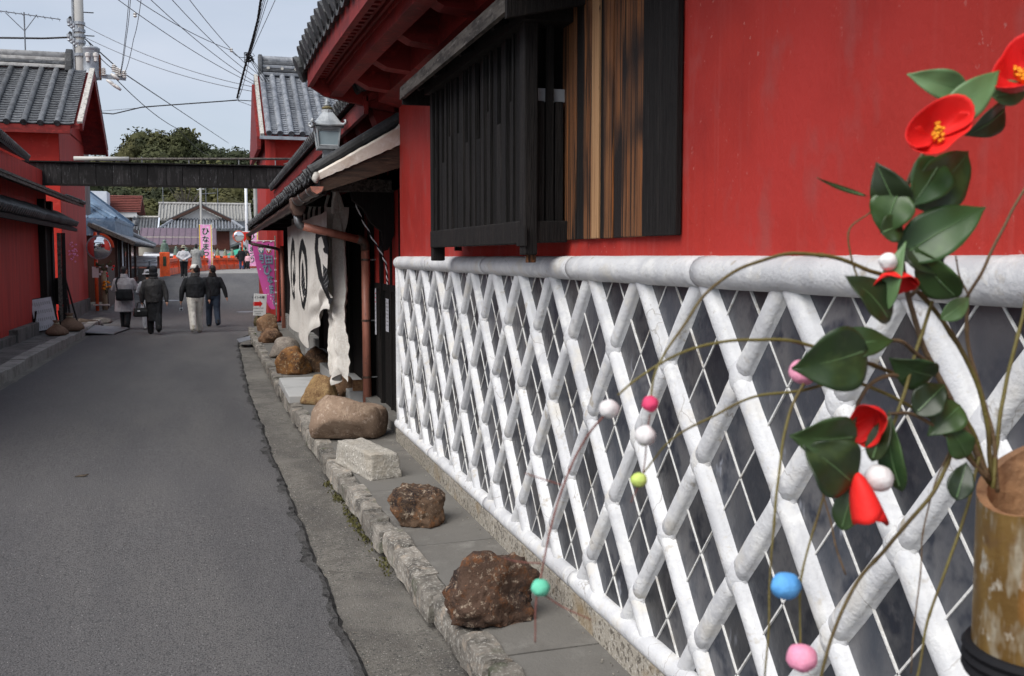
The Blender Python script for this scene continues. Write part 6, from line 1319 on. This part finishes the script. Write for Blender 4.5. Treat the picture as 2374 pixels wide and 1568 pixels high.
# ================================================================== bamboo vase with camellia and rice-flower branches (foreground)
def fg(dx, dy, dz): return Vector((0,0,EYE)) + _ray(dx, dy)*dz
vb = fg(2385, 1560, 1.15)
vz = gz(1)-.02
bvs = thing('bamboo_flower_vase', 'weathered brown bamboo vase tube standing by the lattice wall', 'vase', (vb.x+.012, vb.y, vz))
vr = .070; vt = fg(2400, 1095, 1.15).z - vz
rings = []
for i in range(41):
    z = vt*i/40; r = vr*(1+.015*noise.noise((z*3,1,1))); 
    rings.append([(r*math.cos(a), r*math.sin(a), z + (.036*math.cos(a-R(10)) if i == 40 else 0)) for a in [2*math.pi*k/32 for k in range(32)]])
inner = [[(p[0]*.84, p[1]*.84, p[2]-.001) for p in rings[-1]], [(.058*math.cos(a), .058*math.sin(a), vt-.25) for a in [2*math.pi*k/32 for k in range(32)]]]
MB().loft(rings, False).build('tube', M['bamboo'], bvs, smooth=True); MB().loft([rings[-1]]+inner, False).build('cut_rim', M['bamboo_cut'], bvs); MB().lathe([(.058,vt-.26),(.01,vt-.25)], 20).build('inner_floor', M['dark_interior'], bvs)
for z in (vt-.62,vt-1.05): MB().lathe([(vr,z-.012),(vr+.004,z-.004),(vr+.005,z+.004),(vr,z+.012)], 32).build('node', M['bamboo'], bvs, smooth=True)
zc_ = fg(2400,1535,1.15).z - vz
for k in range(3): MB().tube([((vr+.004)*math.cos(a),(vr+.004)*math.sin(a),zc_-.012+k*.012+.003*math.sin(a)) for a in [2*math.pi*q/30 for q in range(31)]], .0065, 6).build('black_cord', M['print_black'], bvs)
def sm(pts, n=9):               # smooth curve through points
    P = [Vector(p) for p in pts]; P = [P[0]*2-P[1]]+P+[P[-1]*2-P[-2]]; out_ = []
    for i in range(1, len(P)-2):
        for t in range(n):
            t /= n; a, b, c, d = P[i-1:i+3]; out_.append(.5*((2*b)+(c-a)*t+(2*a-5*b+4*c-d)*t*t+(3*b-a-3*c+d)*t**3))
    out_.append(P[-2]); return out_
def twig(par, pts, r0, r1, mat='twig'):
    c = sm([fg(*p) for p in pts]); n = len(c); return part(MB().tube([p+Vector(noise.noise_vector(p*22))*.0024 for p in c], [.82*lerp(r0, r1, i/(n-1))*(1+.30*(noise.noise((i*1.3,2,r0*900)) > .45)) for i in range(n)], 7), 'twig', mat, par, smooth=True)
def leaf(par, a, b, w, bend=.10, fold=.25, roll=0, mat='leaf', curl=0):
    """leaf blade from base a to tip b (dx,dy,depth), width w (m)"""
    a, b = fg(*a), fg(*b); d = b-a; ln = d.length; d.normalize(); n0 = (-FW - d*(-FW).dot(d)).normalized(); side = d.cross(n0)
    side, n0 = side*math.cos(roll)+n0*math.sin(roll), n0*math.cos(roll)-side*math.sin(roll)
    def f(u, v):
        t = v; s_ = u*2-1; prof = (math.sin(math.pi*min(1,t*1.0)**.80)**.85)*(1-.25*t) if 0 < t < 1 else 0
        if t > .86: prof *= 1-.35*(t-.86)/.14
        x = s_*w/2*max(prof, .012); return a + d*ln*t + side*x + n0*(abs(s_)**1.3*w*fold*prof*.5 + bend*ln*math.sin(math.pi*t) - curl*ln*t**3 + .02*w*math.sin(t*15+s_*2)*abs(s_))
    g = MB(); g.grid(f, 10, 18); o = part(g, 'leaf', mat, par, smooth=True); m = o.modifiers.new('solid', 'SOLIDIFY'); m.thickness = .0009
    part(MB().tube([f(.5, t/12)+n0*.0006 for t in range(1,12)], [.0011*(1-t/13) for t in range(1,12)], 5), 'midrib', 'leaf_pale', o); return o
def bloom(par, c, s, face, rot=0, lobes=2, stamen=True, lo=.30, deep=.8, n=2):
    """folded cup blossom: n nested curled sheets with a lobed, wavy rim"""
    c = fg(*c); face = Vector(face).normalized(); u = face.orthogonal().normalized(); v = face.cross(u); u, v = u*math.cos(rot)+v*math.sin(rot), v*math.cos(rot)-u*math.sin(rot)
    for k in range(n):
        def f(p, q):
            a = 2*math.pi*(p*.66-.02)+k*2.9; r = q*(1-.08*k); e = 1-(2*p-1)**2
            rim = (.62+.38*e**.45)*(1+lo*math.cos(lobes*(a-.6)))
            return c + (u*math.cos(a)+v*math.sin(a))*s*(r**.75)*rim*(1-.12*r*e) + face*s*(deep*r**1.5*(.75+.25*e)+.07*math.sin(a*4+r*5)*r-.04*k)
        g = MB(); g.grid(f, 22, 12); o = part(g, 'petal', 'petal_red', par, smooth=True); o.modifiers.new('solid', 'SOLIDIFY').thickness = .0008
    if stamen:
        for k in range(26):
            a = random.random()*6.28; r = random.random()**.5*s*.22; b = c + (u*math.cos(a)*.7+v*math.sin(a)*1.5)*r + face*s*.10; part(MB().tube([b, b+face*s*random.uniform(.18,.30)+u*random.uniform(-.1,.1)*s*.3], [s*.025,s*.045], 6), 'stamen', 'stamen_yellow', par)
cb = thing('camellia_branch', 'leafy camellia branch with folded red blossoms standing in the bamboo vase', 'branch', (vb.x, vb.y, vz+vt))
MO = (2290, 1110, 1.14)
twig(cb, [MO,(2215,950,1.12),(2160,850,1.10),(2105,690,1.08),(2085,560,1.07),(2090,470,1.07),(2120,390,1.06),(2160,330,1.06)], .0045, .0025)
twig(cb, [(2105,690,1.08),(2150,640,1.07),(2220,560,1.07)], .003, .0018); twig(cb, [(2160,850,1.10),(2080,790,1.06),(2010,800,1.04)], .0032, .002)
twig(cb, [(2160,330,1.06),(2220,270,1.07),(2290,210,1.08),(2330,190,1.09)], .0028, .002); twig(cb, [(2190,905,1.11),(2060,870,1.07),(1990,930,1.05),(1975,1010,1.05)], .003, .002)
twig(cb, [MO,(2190,1010,1.10),(2120,960,1.08),(2060,960,1.06)], .003, .002, 'twig')
for a, b, w_, k in (((2180,370,1.06),(2110,455+25,1.05),.052,{}),((2080,600,1.07),(2285,480,1.06),.058,dict(roll=.3)),((2115,480,1.06),(2245,350,1.08),.062,dict(roll=-.2)),((2090,500,1.06),(2030,375,1.05),.045,dict(roll=.5)),((2085,440,1.05),(2045,545,1.06),.050,dict(roll=-.4)),
        ((2010,810,1.03),(1835,855,1.02),.074,dict(roll=.15)),((1985,1010,1.04),(1830,1010,1.03),.060,dict(roll=.3)),((1975,1120,1.04),(1860,1030,1.03),.070,dict(roll=-.2)),((2060,745,1.06),(1958,640,1.05),.050,dict(roll=-.5)),((2220,690,1.07),(2120,570,1.06),.046,dict(roll=.8)),
        ((2110,560,1.07),(2180,640,1.06),.046,{}),((2165,870,1.09),(2060,830,1.07),.046,dict(roll=.6)),((2120,960,1.08),(2190,890,1.09),.040,dict(roll=.3)),((2225,940,1.10),(2150,1010,1.09),.042,dict(roll=-.3)),((2215,1160,1.09),(2240,1070,1.10),.030,dict(roll=.4)),
        ((1950,1230,1.05),(1995,1110,1.05),.032,dict(roll=.7)),((2090,1140,1.06),(2060,950,1.06),.034,dict(roll=.9)),((2020,1070,1.05),(2065,960,1.05),.026,dict(roll=.6)),((2330,250,1.09),(2235,315,1.08),.036,dict(roll=.5)),((2040,540,1.05),(2090,520,1.06),.034,{}),((2240,1060,1.10),(2190,980,1.09),.034,{}),((2010,455,1.05),(1892,412,1.03),.006,dict(bend=-.08))):
    leaf(cb, a, b, w_, **k)
for a, b, w_, k in (((2178,290,1.04),(2315,165,1.04),.040,dict(fold=.1)),((2240,210,1.05),(2102,172,1.05),.034,dict(roll=.3)),((2300,225,1.06),(2380,210,1.07),.030,{}),((1925,815,1.04),(2070,790,1.05),.040,dict(roll=.5)),((2055,720,1.06),(2100,560,1.05),.026,dict(roll=.8)),((2180,740,1.08),(2245,690,1.09),.024,{})):
    leaf(cb, a, b, w_, mat='leaf_pale' if w_ != .040 or a[0] > 2100 else 'leaf', **k)
fl = tuple(-FW)
bloom(cb, (2172,318,1.03), .035, (-FW.x-.30,-FW.y,.45), 2.4, 2, True, .26)
bloom(cb, (2368,190,1.06), .038, (-.55,-.55,.60), 2.2, 2, True, .34, .9)
bloom(cb, (2072,632,1.06), .024, (-.15,-.45,-.80), .4, 2, False, .2, .7); bloom(cb, (2032,965,1.05), .027, (-.75,-.35,-.35), 1.1, 2, False, .25, .9); bloom(cb, (1985,1095,1.04), .024, (.18,-.20,-.98), 2.0, 2, False, .20, 2.4)
mb_ = thing('rice_flower_branch', 'arching thin twigs strung with pastel rice-dough balls over the bamboo vase rim', 'branch', (vb.x+.01, vb.y, vz+vt))
pm('ball_white', (.74,.72,.71), .7, [(30,(.66,.62,.62),.45,.62)], (50,.2)); pm('ball_pink', (.80,.33,.46), .7, [(30,(.74,.26,.40),.45,.62)], (50,.2)); pm('ball_rose', (.78,.07,.17), .7, [(30,(.62,.05,.14),.45,.62)], (50,.2)); pm('ball_green', (.17,.62,.42), .7, [(30,(.13,.54,.36),.45,.62)], (50,.2)); pm('ball_lime', (.55,.68,.17), .7, [(30,(.48,.60,.13),.45,.62)], (50,.2)); pm('ball_blue', (.11,.36,.72), .7, [(30,(.08,.30,.64),.45,.62)], (50,.2))
def ball(dx, dy, dz, px, mat):
    c = fg(dx, dy, dz); r = px/2*KD/1024*dz; bm = bmesh.new(); bmesh.ops.create_icosphere(bm, subdivisions=3, radius=r); sx = Vector((random.uniform(.94,1.06),random.uniform(.94,1.06),random.uniform(.90,1.0)))
    for v in bm.verts: v.co = Vector((v.co.x*sx.x,v.co.y*sx.y,v.co.z*sx.z))*(1+.10*noise.noise(v.co/r*1.5+Vector((dx,dy,0)))+.03*noise.noise(v.co/r*5)) + c
    me = bpy.data.meshes.new('dough_ball'); bm.to_mesh(me); bm.free(); me.polygons.foreach_set('use_smooth', [True]*len(me.polygons)); me.materials.append(M[mat]); o = link('dough_ball', me, mb_); o.matrix_parent_inverse = Matrix.Translation(-mb_.location)
twig(mb_, [(2300,1120,1.15),(2270,900,1.13),(2140,690,1.10),(2000,620,1.07),(1900,592,1.05),(1790,595,1.03),(1660,660,1.02),(1580,760,1.01),(1522,850,1.0),(1505,935,1.0)], .0036, .0012, 'twig_green')
twig(mb_, [(2295,1125,1.15),(2230,960,1.13),(2080,870,1.10),(1960,825,1.07),(1850,795,1.05),(1750,785,1.04),(1630,800,1.02),(1520,850,1.01),(1430,915,1.0)], .0034, .0013, 'twig_green')
twig(mb_, [(1412,945,1.0),(1355,1020,1.0),(1310,1110,1.0),(1275,1230,1.0),(1255,1330,1.0),(1245,1400,1.0),(1240,1490,1.0)], .0014, .0009, 'twig_red')
twig(mb_, [(2290,1120,1.15),(2200,1000,1.12),(2000,890,1.08),(1850,905,1.06),(1740,925,1.05),(1620,980,1.03),(1545,1030,1.02),(1490,1095,1.01)], .0026, .0010, 'twig_green')
twig(mb_, [(1505,960,1.0),(1500,1000,1.0),(1495,1060,1.0),(1485,1110,1.0),(1462,1165,1.0)], .0010, .0007, 'twig_red'); twig(mb_, [(1258,1375,1.0),(1310,1410,1.0),(1370,1440,1.0)], .0010, .0006, 'twig_red'); twig(mb_, [(1300,1125,1.0),(1250,1110,1.0),(1215,1098,1.0)], .0009, .0005, 'twig_red'); twig(mb_, [(1255,1305,1.0),(1200,1300,1.0),(1165,1290,1.0)], .0009, .0005, 'twig_red')
twig(mb_, [(2300,1130,1.14),(2320,950,1.15),(2345,820,1.16),(2373,720,1.17),(2400,560,1.18)], .0030, .0022, 'twig_green'); twig(mb_, [(2240,690,1.12),(2290,600,1.13),(2330,520,1.14),(2380,430,1.15)], .0024, .0018, 'twig'); twig(mb_, [(2310,1140,1.15),(2300,1000,1.14),(2250,820,1.13),(2240,690,1.12)], .0030, .0024, 'twig'); twig(mb_, [(2245,690,1.12),(2225,640,1.12),(2215,590,1.12)], .0016, .001)
twig(mb_, [(2160,700,1.10),(2120,830,1.08),(2080,960,1.07),(2060,1010,1.07)], .0026, .002, 'twig_green'); twig(mb_, [(2010,700,1.06),(1975,600,1.06),(1970,530,1.06),(2020,490,1.06)], .0014, .001, 'twig_green')
twig(mb_, [(1865,890,1.05),(1830,960,1.04),(1805,1080,1.03),(1790,1240,1.02),(1785,1340,1.02),(1775,1568,1.02)], .0020, .0012, 'twig_green'); twig(mb_, [(1920,1120,1.06),(1880,1250,1.05),(1858,1350,1.04),(1852,1500,1.03)], .0016, .0011, 'twig_green')
twig(mb_, [(2215,1010,1.12),(2170,1130,1.10),(2060,1260,1.08),(1985,1350,1.07),(1930,1470,1.06),(1895,1590,1.05)], .0030, .0020, 'twig_green'); twig(mb_, [(2270,1060,1.13),(2235,1200,1.12),(2190,1330,1.11),(2150,1450,1.10),(2120,1590,1.09)], .0022, .0016, 'twig_green'); twig(mb_, [(2200,1040,1.11),(2150,1180,1.10),(2130,1350,1.09),(2110,1560,1.08)], .0012, .0009, 'twig')
twig(mb_, [(1960,1330,1.05),(1915,1180,1.04),(1900,1080,1.04),(1880,1040,1.04)], .0012, .0009, 'twig')
for b in ((1412,948,1.0,46,'ball_white'),(1507,936,1.0,40,'ball_rose'),(1495,1010,1.0,52,'ball_white'),(1481,1112,1.0,37,'ball_lime'),(1253,1362,1.0,43,'ball_green'),(1821,1358,1.02,68,'ball_blue'),(1858,1524,1.02,70,'ball_pink'),(2058,606,1.05,42,'ball_white'),(1862,862,1.06,68,'ball_pink'),(2036,1108,1.05,68,'ball_white')): ball(*b)
